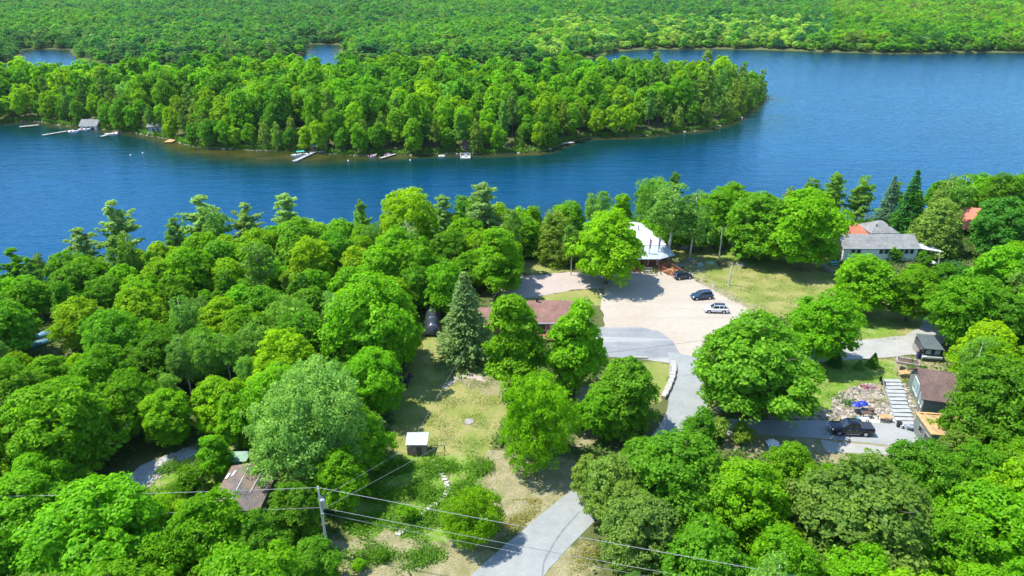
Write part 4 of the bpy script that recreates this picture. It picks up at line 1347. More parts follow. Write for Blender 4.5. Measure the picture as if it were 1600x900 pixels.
# flagpoles
def flagpole(px, py, lb):
    p = at(px, py, 0)
    p.y -= 0.6
    e = empty('flagpole', p, 0, lb, 'flagpole')
    mb = MB(); mb.tube([(0, 0, 0), (0, 0, 3.4), (0, 0, 6.8)], [0.15, 0.13, 0.10], 8); mb.build('pole', M_WHITE, e)
    mb = MB(); mb.box((0, 0, 0.1), (0.7, 0.7, 0.2)); mb.build('base', M_CONC, e)
    mb = MB(); mb.tube([(0, 0, 6.8), (0, 0, 6.86), (0, 0, 6.95)], [0.05, 0.1, 0.02], 8); mb.build('finial', M_STEEL, e)
    # limp flag: red, white, red folds hanging from the top
    f = empty
    for k, (m_, x0, x1) in enumerate(((M_RED, 0.05, 0.20), (M_WCLOTH, 0.20, 0.32), (M_RED, 0.32, 0.46))):
        vs = []
        for i in range(7):
            z = 6.6 - i * 0.33
            for x in (x0, x1):
                vs.append((x * (1 - 0.05 * i), 0.12 * math.sin(x * 14 + i * 0.4), z - x * 0.9))
        fs = [(2 * i, 2 * i + 1, 2 * i + 3, 2 * i + 2) for i in range(6)]
        mb = MB(); mb.add(vs, fs); mb.add([(a, b + 0.02, c) for a, b, c in vs], [q[::-1] for q in fs])
        mb.build('flag_panel', m_, e)
flagpole(1011, 417, 'white flagpole with limp red and white flag, nearer the big maple')
flagpole(1025, 415, 'white flagpole with limp red and white flag, nearer the ramp')

# 2 ranch house
e = empty('ranch_house', (0, 0, 0), 0, 'low ranch house with reddish-brown shingle roof behind two maples', 'house')
mb = MB(); gable_walls(mb, -1.2, 11.2, 102.6, 110.4, 2.6, 4.3); mb.build('wall', M_BRICK, e)
mb = MB(); gable_roof(mb, -1.2, 11.2, 102.6, 110.4, 2.75, 4.4, 0.5); mb.build('roof', M_SH_RED, e)
mb = MB(); gable_walls(mb, -6.6, -1.25, 102.9, 108.6, 2.2, 3.5); mb.build('side_wing', M_BRICK, e)
mb = MB(); gable_roof(mb, -6.6, -1.3, 102.9, 108.6, 2.3, 3.6, 0.4); mb.build('wing_roof', M_SH_RED, e)
mb = MB(); mb.box((4.35, 106.6, 4.6), (0.42, 0.42, 0.9)); ch = mb.build('chimney', M_DWOOD, e)
mb = MB(); mb.box((4.35, 106.6, 5.12), (0.6, 0.6, 0.09)); mb.build('chimney_cap', M_BLACK, ch)
for x in (8.4, 9.2):
    mb = MB(); mb.tube([(x, 107, 3.9), (x, 107, 4.7)], 0.05, 6); mb.build('vent_pipe', M_STEEL, e)
mb = MB(); mb.box((5.0, 102.02, 2.5), (13.4, 0.10, 0.14)); mb.build('gutter', M_WHITE, e)
window(e, (5.0, 102.6, 1.5), 1.4, 1.0, '-y'); window(e, (1.0, 102.6, 1.5), 1.4, 1.0, '-y'); window(e, (9.6, 102.6, 1.5), 1.2, 1.0, '-y')
mb = MB(); mb.box((6.9, 102.56, 1.1), (0.95, 0.08, 2.05)); mb.build('door', M_WHITE, e)
mb = MB()
for i in range(14):
    mb.box((6.6, 100.1 + i * 0.17, 0.42), (4.6, 0.15, 0.06))
mb.build('deck', M_WOOD, e)
railing(e, [(4.3, 102.3, 0.45), (4.3, 100.0, 0.45), (8.9, 100.0, 0.45), (8.9, 102.3, 0.45)], 0.9, M_DECK)
def adirondack(x, y, rz, lb, mat):
    e = empty('garden_chair', (x, y, 0.45), rz, lb, 'chair')
    mb = MB(); mb.box((0, 0, 0.35), (0.55, 0.5, 0.05), rx=-0.1); mb.build('seat', mat, e)
    mb = MB(); [mb.box((-.22 + .11 * i, 0.3, 0.75), (0.09, 0.04, 0.8), rx=-0.3) for i in range(5)]; mb.build('backrest', mat, e)
    for sx in (-.3, .3):
        mb = MB(); mb.box((sx, 0, 0.55), (0.1, 0.6, 0.04)); mb.box((sx, -.22, 0.27), (0.07, 0.07, 0.54)); mb.box((sx, .25, 0.2), (0.07, 0.07, 0.4)); mb.build('armrest', mat, e)
adirondack(6.1, 100.9, 0.2, 'left orange wooden armchair on the ranch house deck', M_WOOD)
adirondack(7.3, 100.9, -0.15, 'right orange wooden armchair on the ranch house deck', M_WOOD)

# 3 white house with grey roof
e = empty('white_house', (0, 0, 0), 0, 'long pale house with grey shingle roof behind two round maples', 'house')
x0, x1 = 70.9, 86.6
mb = MB(); gable_walls(mb, x0, x1, 135.8, 142.6, 3.1, 4.75); mb.build('wall', M_CREAM, e)
mb = MB(); gable_roof(mb, x0, x1, 135.8, 142.6, 3.2, 4.85, 0.45); mb.build('roof', M_SH_GREY, e)
for x in (72.9, 74.1, 78.9, 79.95, 81.0, 83.2, 84.3, 85.4):
    window(e, (x, 135.8, 2.1), 0.82, 0.95, '-y')
for zz in (0.7, 1.1, 1.5, 2.75):
    mb = MB(); mb.box(((x0 + x1) / 2, 135.77, zz), (x1 - x0, 0.04, 0.03)); mb.build('siding_line', M_WHITE, e)
window(e, (x0, 139, 1.9), 1.2, 0.9, '-x')
mb = MB(); mb.box((78.7, 135.3, 2.98), (16.7, 0.11, 0.14)); mb.build('gutter', M_WHITE, e)
mb = MB(); v = [(80.0, 143.3, 3.5), (86.4, 143.3, 3.5), (86.4, 149.5, 3.5), (80.0, 149.5, 3.5), (82.8, 146.4, 5.5), (83.6, 146.4, 5.5)]
mb.add(v, [(0, 1, 5, 4), (1, 2, 5), (2, 3, 4, 5), (3, 0, 4)]); mb.add([(a, b, c - .15) for a, b, c in v], [(4, 5, 1, 0), (5, 2, 1), (5, 4, 3, 2), (4, 0, 3)]); mb.build('rear_roof', M_SH_GREY, e)
mb = MB(); mb.box((83.2, 146.4, 1.5), (5.8, 5.6, 4.0)); mb.build('rear_wall', M_CREAM, e)
for x in (81.8, 84.6):
    mb = MB(); mb.tube([(x, 145.0, 3.9), (x, 145.0, 5.1)], 0.12, 8); mb.build('vent_pipe', M_BLACK, e)
mb = MB(); mb.slab([(75.4, 143.5, 3.2), (79.8, 143.5, 3.2), (79.8, 149.0, 3.8), (75.4, 149.0, 3.8)], 0.15); mb.build('orange_roof', simple('rust_roof', (0.36, 0.13, 0.07), .8, .2, var=.4), e)
mb = MB(); mb.box((77.6, 146.3, 1.2), (4.2, 5.0, 3.6)); mb.build('orange_wing', M_DECK, e)
mb = MB(); mb.slab([(87.1, 136.6, 2.6), (91.5, 135.2, 2.3), (92.2, 139.6, 2.5), (87.1, 141.4, 3.0)], 0.12); mb.build('lean_to_roof', simple('pale_sheet_roof', (0.60, 0.63, 0.72), 0.5, 0.4, var=0.06), e)
for p_ in ((87.3, 136.8), (91.3, 135.5), (92.0, 139.3)):
    mb = MB(); mb.box((p_[0], p_[1], 1.1), (0.12, 0.12, 2.4)); mb.build('lean_to_post', M_WHITE, e)
a, b = at(1287, 421, 0), at(1312, 434, 0)
mb = MB()
for i in range(8):
    q = a.lerp(b, i / 7); mb.box((q.x, q.y, 0.45), (0.55, 0.3, 0.9), rz=math.atan2(b.y - a.y, b.x - a.x))
props(mb.build('retaining_wall', M_GWOOD), 'short grey wall at the lower left corner of the white house', 'wall')
p = at(1302, 414, 0)
e = empty('picnic_bench', p, 0.2, 'small green garden bench beside the white house end wall', 'bench')
mb = MB(); mb.box((0, 0, 0.7), (2.0, 0.8, 0.06)); mb.build('table_top', M_TEAL, e)
for s_ in (-1, 1):
    mb = MB(); mb.box((0, s_ * 0.7, 0.42), (2.0, 0.28, 0.05)); mb.build('seat', M_TEAL, e)
    mb = MB(); mb.box((s_ * 0.7, 0, 0.35), (0.08, 1.4, 0.08)); mb.box((s_ * 0.7, 0, 0.2), (0.08, 0.1, 0.9)); mb.build('leg', M_TEAL, e)
for i, (px, py, sx) in enumerate(((1452, 414, 1.7), (1497, 436, 1.2))):
    p = at(px, py, 0)
    e = empty('garden_table', p, 0.3, ('pale round table beside the lean-to of the white house', 'white garden table among shrubs right of the thin pole')[i], 'table')
    mb = MB(); mb.tube([(0, 0, 0.7), (0, 0, 0.76)], sx / 2 * 1.2, 14); mb.build('table_top', M_WHITE, e)
    mb = MB(); mb.tube([(0, 0, 0), (0, 0, 0.7)], 0.06, 6); mb.tube([(0, 0, 0), (0, 0, 0.05)], 0.35, 8); mb.build('leg', M_WHITE, e)
# 4 orange-roofed cottage
p = at(1501, 362, 0)
e = empty('orange_cottage', (p.x, p.y, 0), -0.25, 'cottage with faded orange-red roof half hidden behind cedars', 'house')
mb = MB(); gable_walls(mb, -3, 6, 0, 7, 2.6, 5.0); mb.build('wall', M_DWOOD, e)
mb = MB(); gable_roof(mb, -3, 6, 0, 7, 2.7, 5.1); mb.build('roof', simple('salmon_roof', (0.72, 0.20, 0.13), 0.6, 0.3, var=0.12), e)
mb = MB(); mb.slab([(-1, -3.6, 1.9), (3, -3.6, 1.9), (3, -.5, 2.4), (-1, -.5, 2.4)], 0.12); mb.build('porch_roof', M_ORANGE, e)
for x in (-.9, 2.9):
    mb = MB(); mb.box((x, -3.4, 0.9), (0.12, 0.12, 1.9)); mb.build('porch_post', M_DWOOD, e)
window(e, (1.0, 0, 1.4), 1.1, 0.9, '-y')

# 5 brown-roofed house
e = empty('brown_roofed_house', (57.0, 79.7, 0), -0.28, 'dark house with brown shingle roof beside the pale steps', 'house')
mb = MB(); gable_walls(mb, 0.3, 9.5, 0, 7.8, 2.6, 4.6, 4.6); mb.build('wall', M_GSIDE, e)
mb = MB(); gable_roof(mb, 0.3, 9.5, 0, 7.8, 2.75, 4.72, 0.42, 0.18, 4.6); mb.build('roof', M_SH_BRN, e)
for yc, w in ((1.1, 1.5), (3.55, 1.15), (4.95, 1.15)):
    window(e, (0.3, yc, 1.55 + (0.3 if yc > 2 else 0)), w, 1.5 + (0.35 if yc > 2 else 0), '-x', M_WHITE, simple('pale_glass', (0.22, 0.36, 0.36), 0.1, 0.6), 0)
mb = MB(); mb.tube([(5.6, 4.9, 4.3), (5.6, 4.9, 5.1)], 0.18, 8); mb.tube([(5.6, 4.9, 5.1), (5.6, 4.9, 5.25)], [0.32, 0.1], 8); mb.build('roof_vent', M_STEEL, e)
mb = MB(); mb.box((-0.14, 0.0, 1.3), (0.1, 0.12, 2.6)); mb.box((0.28, -.05, 1.3), (0.12, 0.1, 2.6)); mb.build('corner_board', M_GWOOD, e)
# 6 unfinished shed
e = empty('unfinished_shed', (53.3, 71.1, 0), -0.12, 'flat-roofed shed with bright bare wood roof frame beside the driveway', 'shed')
mb = MB(); mb.box((2.9, 2.5, 1.15), (5.4, 4.7, 2.7)); mb.build('wall', M_GSIDE, e)
mb = MB(); mb.box((3.0, 2.5, 2.62), (5.6, 4.9, 0.12)); mb.build('roof_sheet', M_PLY, e)
for i, (cx, cy_, dx, dy) in enumerate(((0.28, 2.5, 0.5, 5.0), (1.15, 2.5, 0.22, 4.9), (3.2, 4.85, 5.3, 0.28), (3.2, 0.12, 5.3, 0.24), (5.7, 2.5, 0.25, 4.6))):
    mb = MB(); mb.box((cx, cy_, 2.76 + 0.003 * i), (dx, dy, 0.16)); mb.build('roof_beam', M_WOOD, e)
for yc in (1.1, 2.8):
    window(e, (0.2, yc, 1.5), 0.9, 0.9, '-x', M_GWOOD)
mb = MB(); mb.box((1.6, 0.12, 1.0), (0.95, 0.08, 1.9)); mb.build('door', M_BLACK, e)
p = at(1462, 640, 0)
e = empty('cold_frame', (p.x, p.y, 0.0), -0.2, 'pair of pale panels lying between the two right-hand sheds', 'panel')
for i in range(2):
    mb = MB(); mb.slab([(i * 1.25, 0, 1.5), (i * 1.25 + 1.1, 0, 1.5), (i * 1.25 + 1.1, 1.7, 1.85), (i * 1.25, 1.7, 1.85)], 0.08); mb.build('panel', M_LAMP if i == 0 else M_GMETAL, e)
mb = MB()
for x in (0.05, 2.2):
    for y_ in (0.1, 1.6):
        mb.box((x, y_, 0.75), (0.08, 0.08, 1.45))
mb.build('frame', M_GWOOD, e)
# 7 glazed hut
p = at(1455, 565, 0)
e = empty('glazed_hut', (p.x, p.y, 0), -0.16, 'small hut with grey glossy roof and dark glazed front by the gravel drive', 'hut')
mb = MB(); mb.box((0, 2.2, 0.55), (2.8, 4.2, 0.9)); mb.build('wall', M_GWOOD, e)
mb = MB(); mb.box((0, 2.25, 1.55), (2.6, 4.0, 1.2)); mb.build('glazing', M_GLASS, e)
mb = MB(); mb.slab([(-1.45, -0.05, 2.25), (1.45, -0.05, 2.25), (1.3, 4.4, 2.6), (-1.3, 4.4, 2.6)], 0.12); mb.build('roof', simple('glossy_grey_roof', (0.10, 0.12, 0.125), 0.15, 0.6, var=0.2), e)
for x in (-1.32, 0, 1.32):
    mb = MB(); mb.box((x, 0.18, 1.5), (0.14, 0.12, 1.35)); mb.build('post', M_BLACK, e)
for x in (-0.66, 0.66):
    mb = MB(); mb.box((x, 0.235, 1.6), (0.75, 0.04, 0.7)); mb.build('window_pane', simple('reflecting_pane', (0.25, 0.33, 0.38), 0.08, 0.7), e)
mb = MB(); mb.box((0, 0.0, 0.75), (2.9, 0.35, 0.3)); mb.build('sill', M_WHITE, e)
mb = MB(); mb.box((0, 0.0, 0.30), (2.8, 0.3, 0.4)); mb.build('step', M_DWOOD, e)
mb = MB(); mb.box((-1.62, 0.9, 1.5), (0.3, 0.5, 0.5)); mb.box((1.62, 0.9, 1.3), (0.2, 0.4, 0.4)); mb.build('side_box', M_DWOOD, e)
p = at(1435, 560, 0)
e = empty('waste_bin', p, 0, 'dark blue bin standing left of the glazed hut', 'bin')
mb = MB(); mb.loft([[(x * s_, y_ * s_, z) for x, y_ in ((-.3, -.3), (.3, -.3), (.3, .3), (-.3, .3))] for z, s_ in ((0, 0.8), (1.0, 1.0))]); mb.build('bin_body', simple('navy_plastic', (0.02, 0.02, 0.2), 0.4, 0.4), e)
mb = MB(); mb.box((0, 0, 1.04), (0.66, 0.7, 0.08)); mb.build('lid', M_BLACK, e)

# 8 little metal-roofed shed and swing frame
p = at(636, 711, 0)
e = empty('small_shed', (p.x, p.y, 0), 0.0, 'small brown shed with shiny metal roof at the foot of the lawn', 'shed')
mb = MB()
prof = [(0, 0), (1.6, 0), (1.6, 2.1), (0, 1.75)]
mb.add([(x, a, b) for x in (0.05, 2.5) for a, b in prof], [(0, 1, 2, 3), (7, 6, 5, 4), (0, 4, 5, 1), (1, 5, 6, 2), (2, 6, 7, 3), (3, 7, 4, 0)]); mb.build('wall', simple('brown_block', (0.34, 0.22, 0.17), 0.9, 0.1, var=0.35, sc_=5), e)
pl = None
for k in range(7):
    mb = MB(); mb.box((1.275, -0.02, 0.12 + k * 0.2), (2.45, 0.06, 0.17))
    mb.build('plank', simple('brown_block', (0.2, 0.12, 0.09)), e)
for i in range(5):
    mb = MB(); x = -0.1 + i * 0.56; mb.slab([(x, -0.25, 1.76 + (i % 2) * .012), (x + 0.55, -0.25, 1.76 + (i % 2) * .012), (x + 0.55, 1.8, 2.2 + (i % 2) * .012), (x, 1.8, 2.2 + (i % 2) * .012)], 0.05); mb.build('roof_sheet', simple('shiny_metal', (0.42, 0.47, 0.50), 0.35, 0.5, 0.2, var=0.1), e)
mb = MB(); mb.box((1.6, -0.06, 0.7), (0.7, 0.05, 1.2)); mb.build('door', M_DWOOD, e)
a, b = at(674, 709, 0), at(695, 709, 0)
e = empty('swing_frame', a, 0, 'black metal frame standing right of the small shed', 'frame')
L = (b - a).length
for x in (0, L):
    mb = MB(); mb.tube([(x - .05, -.45, 0), (x, 0, 1.25), (x + .05, .45, 0)], 0.045, 6); mb.build('leg', M_BLACK, e)
mb = MB(); mb.tube([(0, 0, 1.25), (L, 0, 1.25)], 0.045, 6); mb.build('top_bar', M_BLACK, e)
mb = MB(); mb.tube([(0, -.3, 0.4), (L, -.3, 0.4)], 0.03, 6); mb.build('lower_bar', M_BLACK, e)

# 9 mossy-roofed cabin
pa, pb = at(362, 722, 2.9), at(358, 790, 2.9)
e = empty('mossy_cabin', (-33.4, 57.6, 0), 0.0, 'old cabin with mossy brown roof under the wires at the lower left', 'cabin')
W_, Dp = 5.6, 7.6
mb = MB(); prof = [(0.2, -0.5), (W_ - .2, -0.5), (W_ - .2, 2.5), (W_ * .42, 3.0), (0.2, 2.5)]
mb.add([(a, y_, b) for y_ in (0.2, Dp - .2) for a, b in prof], [(0, 1, 2, 3, 4), (9, 8, 7, 6, 5)] + [(i, 5 + i, 5 + (i + 1) % 5, (i + 1) % 5) for i in range(5)]); mb.build('wall', M_GSIDE, e)
mb = MB(); mb.slab([(-.1, 0, 2.62), (W_ * .42, 0, 3.12), (W_ * .42, Dp, 3.12), (-.1, Dp, 2.62)], 0.12); mb.slab([(W_ * .42, 0, 3.12), (W_ + .1, 0, 2.58), (W_ + .1, Dp, 2.58), (W_ * .42, Dp, 3.12)], 0.12); mb.build('roof', M_MOSSY, e)
mb = MB(); mb.tube([(W_ * .42 - 0.02, -0.05, 3.15), (W_ * .42 - 0.02, Dp * 0.97, 3.15)], 0.06, 6); mb.build('ridge_cap', M_WHITE, e)
mb = MB(); mb.tube([(W_ * .70, 2.6, 3.0), (W_ * .72, 6.2, 3.0)], 0.04, 6); mb.build('roof_strip', M_WHITE, e)
for x, y_ in ((0.25, 5.6), (0.85, 5.9), (0.9, 2.3)):
    mb = MB(); mb.box((x, y_, 2.66 + x * 0.2 + 0.08), (0.28, 0.95, 0.05), rz=-0.1, ry=-0.2); mb.build('patch_strip', M_WHITE, e)
mb = MB(); mb.box((W_ / 2, 0.12, 2.45), (W_ + .1, 0.08, 0.2)); mb.build('fascia', M_WHITE, e)
window(e, (W_ - 1.1, 0.2, 1.6), 0.9, 0.9, '-y')
window(e, (1.6, 0.2, 1.6), 0.9, 0.9, '-y')
p = at(363, 716, 1.8)
e = empty('green_hut', (p.x - .4, p.y - 0.6, 0), 0.05, 'little flat green-roofed hut behind the mossy cabin', 'hut')
mb = MB(); mb.box((1.0, 0.9, 0.7), (2.0, 1.6, 2.0)); mb.build('wall', M_GSIDE, e)
mb = MB(); mb.box((1.0, 0.9, 1.75), (2.6, 2.0, 0.1)); mb.build('roof', simple('green_felt', (0.22, 0.33, 0.25), 0.9, 0.1), e)
p = at(357, 719, 1.2); q = at(402, 717, 1.2)
mb = MB(); mb.box(((p.x + q.x) / 2, (p.y + q.y) / 2, 1.2), ((q - p).length, 0.5, 0.14)); mb.box((p.x + .2, p.y, 0.55), (0.12, 0.12, 1.2)); mb.box((q.x - .2, q.y, 0.55), (0.12, 0.12, 1.2))
props(mb.build('plank_shelf', M_CONC), 'long pale plank bench between the green hut and the mossy cabin', 'bench')

# 10 arched tarp shelter and black bags
p = at(676, 526, 0)
e = empty('tarp_shelter', (p.x, p.y, 0), 0.10, 'long dark tarp shelter at the top left corner of the lawn', 'shelter')
mb = MB(); rings = []
for y_ in np.linspace(0, 9, 7):
    rings.append([(1.3 * math.cos(a_), y_, 2.2 * math.sin(a_) * (1 + 0.02 * math.sin(y_ * 3))) for a_ in np.linspace(0, math.pi, 12)])
mb.loft(rings); mb.build('tarp', M_TARP, e, True)
for y_ in (0.0, 3.0, 6.0, 9.0):
    mb = MB(); mb.tube([(1.34 * math.cos(a_), y_, 2.25 * math.sin(a_)) for a_ in np.linspace(0, math.pi, 12)], 0.04, 5); mb.build('hoop', M_STEEL, e)
for i, (px, py) in enumerate(((636, 598), (641, 590), (633, 606))):
    p = at(px, py, 0)
    mb = MB(); mb.rock((p.x, p.y, 0.3), 0.5, random.Random(i), 0.8)
    props(mb.build('refuse_bag', M_BLACK, smooth=True), ('middle black bag at the shaded lawn edge', 'uppermost black bag at the shaded lawn edge', 'lowest black bag at the shaded lawn edge')[i], 'bag', 'bags along the shaded lawn edge')
# 11 white-roofed cabin hidden among trees
p = at(722, 425, 0)
e = empty('hidden_cabin', (p.x, p.y, 0), 0.2, 'white-roofed cabin glimpsed between trees above the dark spruce', 'cabin')
mb = MB(); gable_walls(mb, 0, 6, 0, 6, 2.6, 4.4); mb.build('wall', M_WHITE, e)
mb = MB(); gable_roof(mb, 0, 6, 0, 6, 2.7, 4.5); mb.build('roof', M_WMETAL, e)
window(e, (2, 0, 1.5), 1.2, 1.0, '-y')

# island buildings
def cottage(px, py, w, d, wall, roof, lb, zw=2.4, zr=4.0, rz=0.0, cat='cottage'):
    p = at(px, py, -3.2)
    z = ground_z(p.x, p.y)
    e = empty('cottage', (p.x, p.y, z), rz, lb, cat)
    mb = MB(); gable_walls(mb, -w / 2, w / 2, 0, d, zw, zr); mb.build('wall', wall, e)
    mb = MB(); gable_roof(mb, -w / 2, w / 2, 0, d, zw + .1, zr + .1, 0.5); mb.build('roof', roof, e)
    for x in (-w / 4, w / 4):
        window(e, (x, 0, 1.3), 1.2, 1.0, '-y')
    mb = MB(); mb.box((0, -0.03, 1.0), (0.9, 0.06, 2.0)); mb.build('door', M_DWOOD, e)
    mb = MB(); mb.box((0, -1.1, 0.1), (w, 2.0, 0.2)); mb.build('deck', M_GWOOD, e)
    return e
cottage(497, 230, 6, 5, M_DECK, M_TEAL, 'cottage with teal metal roof at the foot of the long dock')
cottage(137, 196, 7, 6, M_WHITE, M_SH_GREY, 'pale grey boathouse cottage on the far left of the island shore', 2.6, 4.6)
cottage(247, 204, 8, 6, simple('slate_blue', (0.18, 0.30, 0.38), 0.7, 0.3), M_SH_GREY, 'blue-grey cottage hidden among trees left of the orange dock', 2.8, 5.0)
cottage(735, 232, 5, 4, M_DECK, M_SH_BRN, 'small reddish cabin in the shade above the white swim raft')
# docks
def dock(pts, w, mat, lb, name='dock', z=-4.55, legs=True):
    pts = [at(x, y, z) for x, y in pts]
    e = empty(name, pts[0], 0, lb, 'dock')
    a, b = Vector((0, 0, 0)), pts[-1] - pts[0]
    L = b.length; d = b.normalized(); ang = math.atan2(d.y, d.x)
    k = max(3, int(L / 1.2))
    for i in range(k):
        c_ = d * (L * (i + 0.5) / k)
        mb = MB(); mb.box(c_, (L / k - 0.06, w, 0.12), rz=ang); mb.build('plank', mat, e)
    if legs:
        nrm = Vector((-d.y, d.x, 0)) * (w / 2 - .08)
        for i in range(0, k + 1, 2):
            for s_ in (-1, 1):
                q = d * (L * i / k) * 0.97 + nrm * s_
                mb = MB(); mb.tube([q + Vector((0, 0, -1.2)), q + Vector((0, 0, 0.5))], 0.07, 5); mb.build('post', M_GWOOD, e)
    return e
dock([(459, 252), (500, 233)], 1.6, M_GSTONE, 'long grey dock reaching out beside the moored pontoon boat')
dock([(66, 211), (115, 203)], 1.4, M_CONC, 'long pale dock at the far left shore')
dock([(158, 213), (183, 206)], 1.6, M_CONC, 'pale dock right of the far left cottage')
dock([(262, 222), (274, 216)], 3.2, M_WOOD, 'orange wooden dock on the island shore')
dock([(878, 224), (896, 222)], 2.0, M_CONC, 'pale slab dock near the island point')
dock([(30, 198), (60, 195)], 1.8, M_CONC, 'low pale dock on the extreme left shore')
dock([(594, 247), (618, 240)], 1.2, M_CONC, 'narrow grey dock in the middle of the island shore')
def raft(px, py, w, d, lb, rail=False):
    p = at(px, py, WATER)
    e = empty('swim_raft', (p.x, p.y, WATER), 0.1, lb, 'raft')
    for i in range(6):
        mb = MB(); mb.box((-w / 2 + (i + .5) * w / 6, 0, 0.42), (w / 6 - .04, d, 0.1)); mb.build('plank', M_CONC, e)
    for s_ in (-1, 1):
        mb = MB(); mb.tube([(-w / 2, s_ * d * .35, 0.15), (w / 2, s_ * d * .35, 0.15)], 0.26, 8); mb.build('float', M_WHITE, e)
    if rail:
        railing(e, [(-w / 2, -d / 2, .47), (-w / 2, d / 2, .47), (w / 2, d / 2, .47), (w / 2, -d / 2, .47)], 0.9, M_WHITE)
        mb = MB(); mb.box((0.2, 0.2, 0.8), (1.0, 0.7, 0.7)); mb.build('locker', M_WHITE, e)
raft(690, 245, 2.4, 2.6, 'white swim raft below the reddish cabin')
raft(727, 247, 3.6, 4.0, 'white railed floating platform right of the small swim raft', True)
def boat(px, py, L, Wd, rz, hull, lb, canopy=None, name='motor_boat'):
    p = at(px, py, WATER)
    e = empty(name, (p.x, p.y, WATER), rz, lb, 'boat')
    rings = []
    for s_, w, zb, zt in ((-.5, .42, .0, .65), (-.3, .5, -.12, .66), (0, .5, -.15, .68), (.25, .42, -.1, .74), (.42, .2, .1, .82), (.5, .02, .5, .88)):
        x = s_ * L; w *= Wd
        rings.append([(x, -w, zt), (x, -w * .75, zb + .1), (x, 0, zb - .1), (x, w * .75, zb + .1), (x, w, zt), (x, w * .8, zt - .02), (x, 0, zt - .28), (x, -w * .8, zt - .02)])
    mb = MB(); mb.loft(rings); mb.build('hull', hull, e, False)
    for s_ in (-.2, .1):
        mb = MB(); mb.box((s_ * L, 0, 0.6), (0.5, Wd * .6, 0.35)); mb.build('seat', M_RED if s_ < 0 else M_WCLOTH, e)
    mb = MB(); mb.box((-L * .5 - .15, 0, 0.6), (0.35, 0.4, 0.7)); mb.box((-L * .5 - .2, 0, 0.15), (0.15, 0.12, 0.6)); mb.build('outboard_motor', M_BLACK, e)
    mb = MB(); mb.box((L * .16, 0, 0.95), (0.06, Wd * .7, 0.4), ry=-.5); mb.build('windscreen', M_GLASS, e)
    if canopy:
        mb = MB(); mb.slab([(-L * .3, -Wd * .45, 1.75), (L * .15, -Wd * .45, 1.8), (L * .15, Wd * .45, 1.8), (-L * .3, Wd * .45, 1.75)], 0.06)
        for x in (-L * .28, L * .13):
            for s_ in (-1, 1):
                mb.tube([(x, s_ * Wd * .42, .6), (x, s_ * Wd * .42, 1.75)], 0.03, 4)
        mb.build('canopy', canopy, e)
boat(468, 244, 6.2, 2.3, math.radians(205), M_WHITE, 'white and red moored boat with teal canopy beside the long dock', M_TEAL, 'pontoon_boat')
boat(583, 245, 3.6, 1.8, math.radians(60), M_WHITE, 'small white boat at the narrow grey dock')
boat(606, 243, 3.4, 1.5, math.radians(80), M_WHITE, 'second small white boat just right of the narrow dock')
boat(174, 211, 5.0, 2.0, math.radians(200), M_WHITE, 'white motor boat tied beside the far left pale dock')
boat(115, 207, 4.2, 1.7, math.radians(20), M_LAMP, 'pale boat at the end of the far left long dock')
boat(132, 204, 5.0, 2.1, math.radians(10), M_WHITE, 'white boat in front of the pale grey cottage')
for i, (px, py, lb) in enumerate(((204, 243, 'left white buoy of the pair off the island'), (223, 240, 'right white buoy of the pair off the island'), (641, 251, 'single white buoy off the middle of the island'), (544, 252, 'faint pale buoy right of the long dock'))):
    p = at(px, py, WATER)
    e = empty('buoy', (p.x, p.y, WATER), 0, lb, 'buoy')
    mb = MB(); mb.tube([(0, 0, -.15), (0, 0, 0.0), (0, 0, 0.3), (0, 0, 0.5)], [0.15, 0.33, 0.33, 0.1], 10); mb.build('float', M_WHITE, e, True)
    mb = MB(); mb.tube([(0, 0, 0.5), (0, 0, 0.62)], 0.05, 6); mb.build('ring', M_STEEL, e)
# boats pulled up at the near left shore
for (px, py, rz, mt, lb) in ((60, 512, 0.6, M_GSTONE, 'grey upturned boat on the bank in the gap at the far left'), (80, 539, 0.9, M_LBLUE, 'light blue tarp-covered boat in the gap at the far left'), (66, 556, 0.7, M_LBLUE, 'small light blue dinghy below the tarp-covered boat')):
    p = at(px, py, -2.0); z = ground_z(p.x, p.y)
    e = empty('beached_boat', (p.x, p.y, max(z, -4.9) + 0.1), rz, lb, 'boat')
    mb = MB(); rings = []
    for s_, w, h in ((-2.2, .55, .5), (-1.2, .8, .75), (0, .85, .8), (1.2, .65, .75), (2.2, .08, .5)):
        rings.append([(s_, w * math.cos(a_), h * math.sin(a_)) for a_ in np.linspace(0, math.pi, 8)])
    mb.loft(rings); mb.build('hull', mt, e, True)
    mb = MB(); mb.tube([(-2.2, 0, .5), (-1.2, 0, .78), (0, 0, .83), (1.2, 0, .78), (2.25, 0, .5)], 0.05, 5); mb.build('keel', M_WHITE, e)

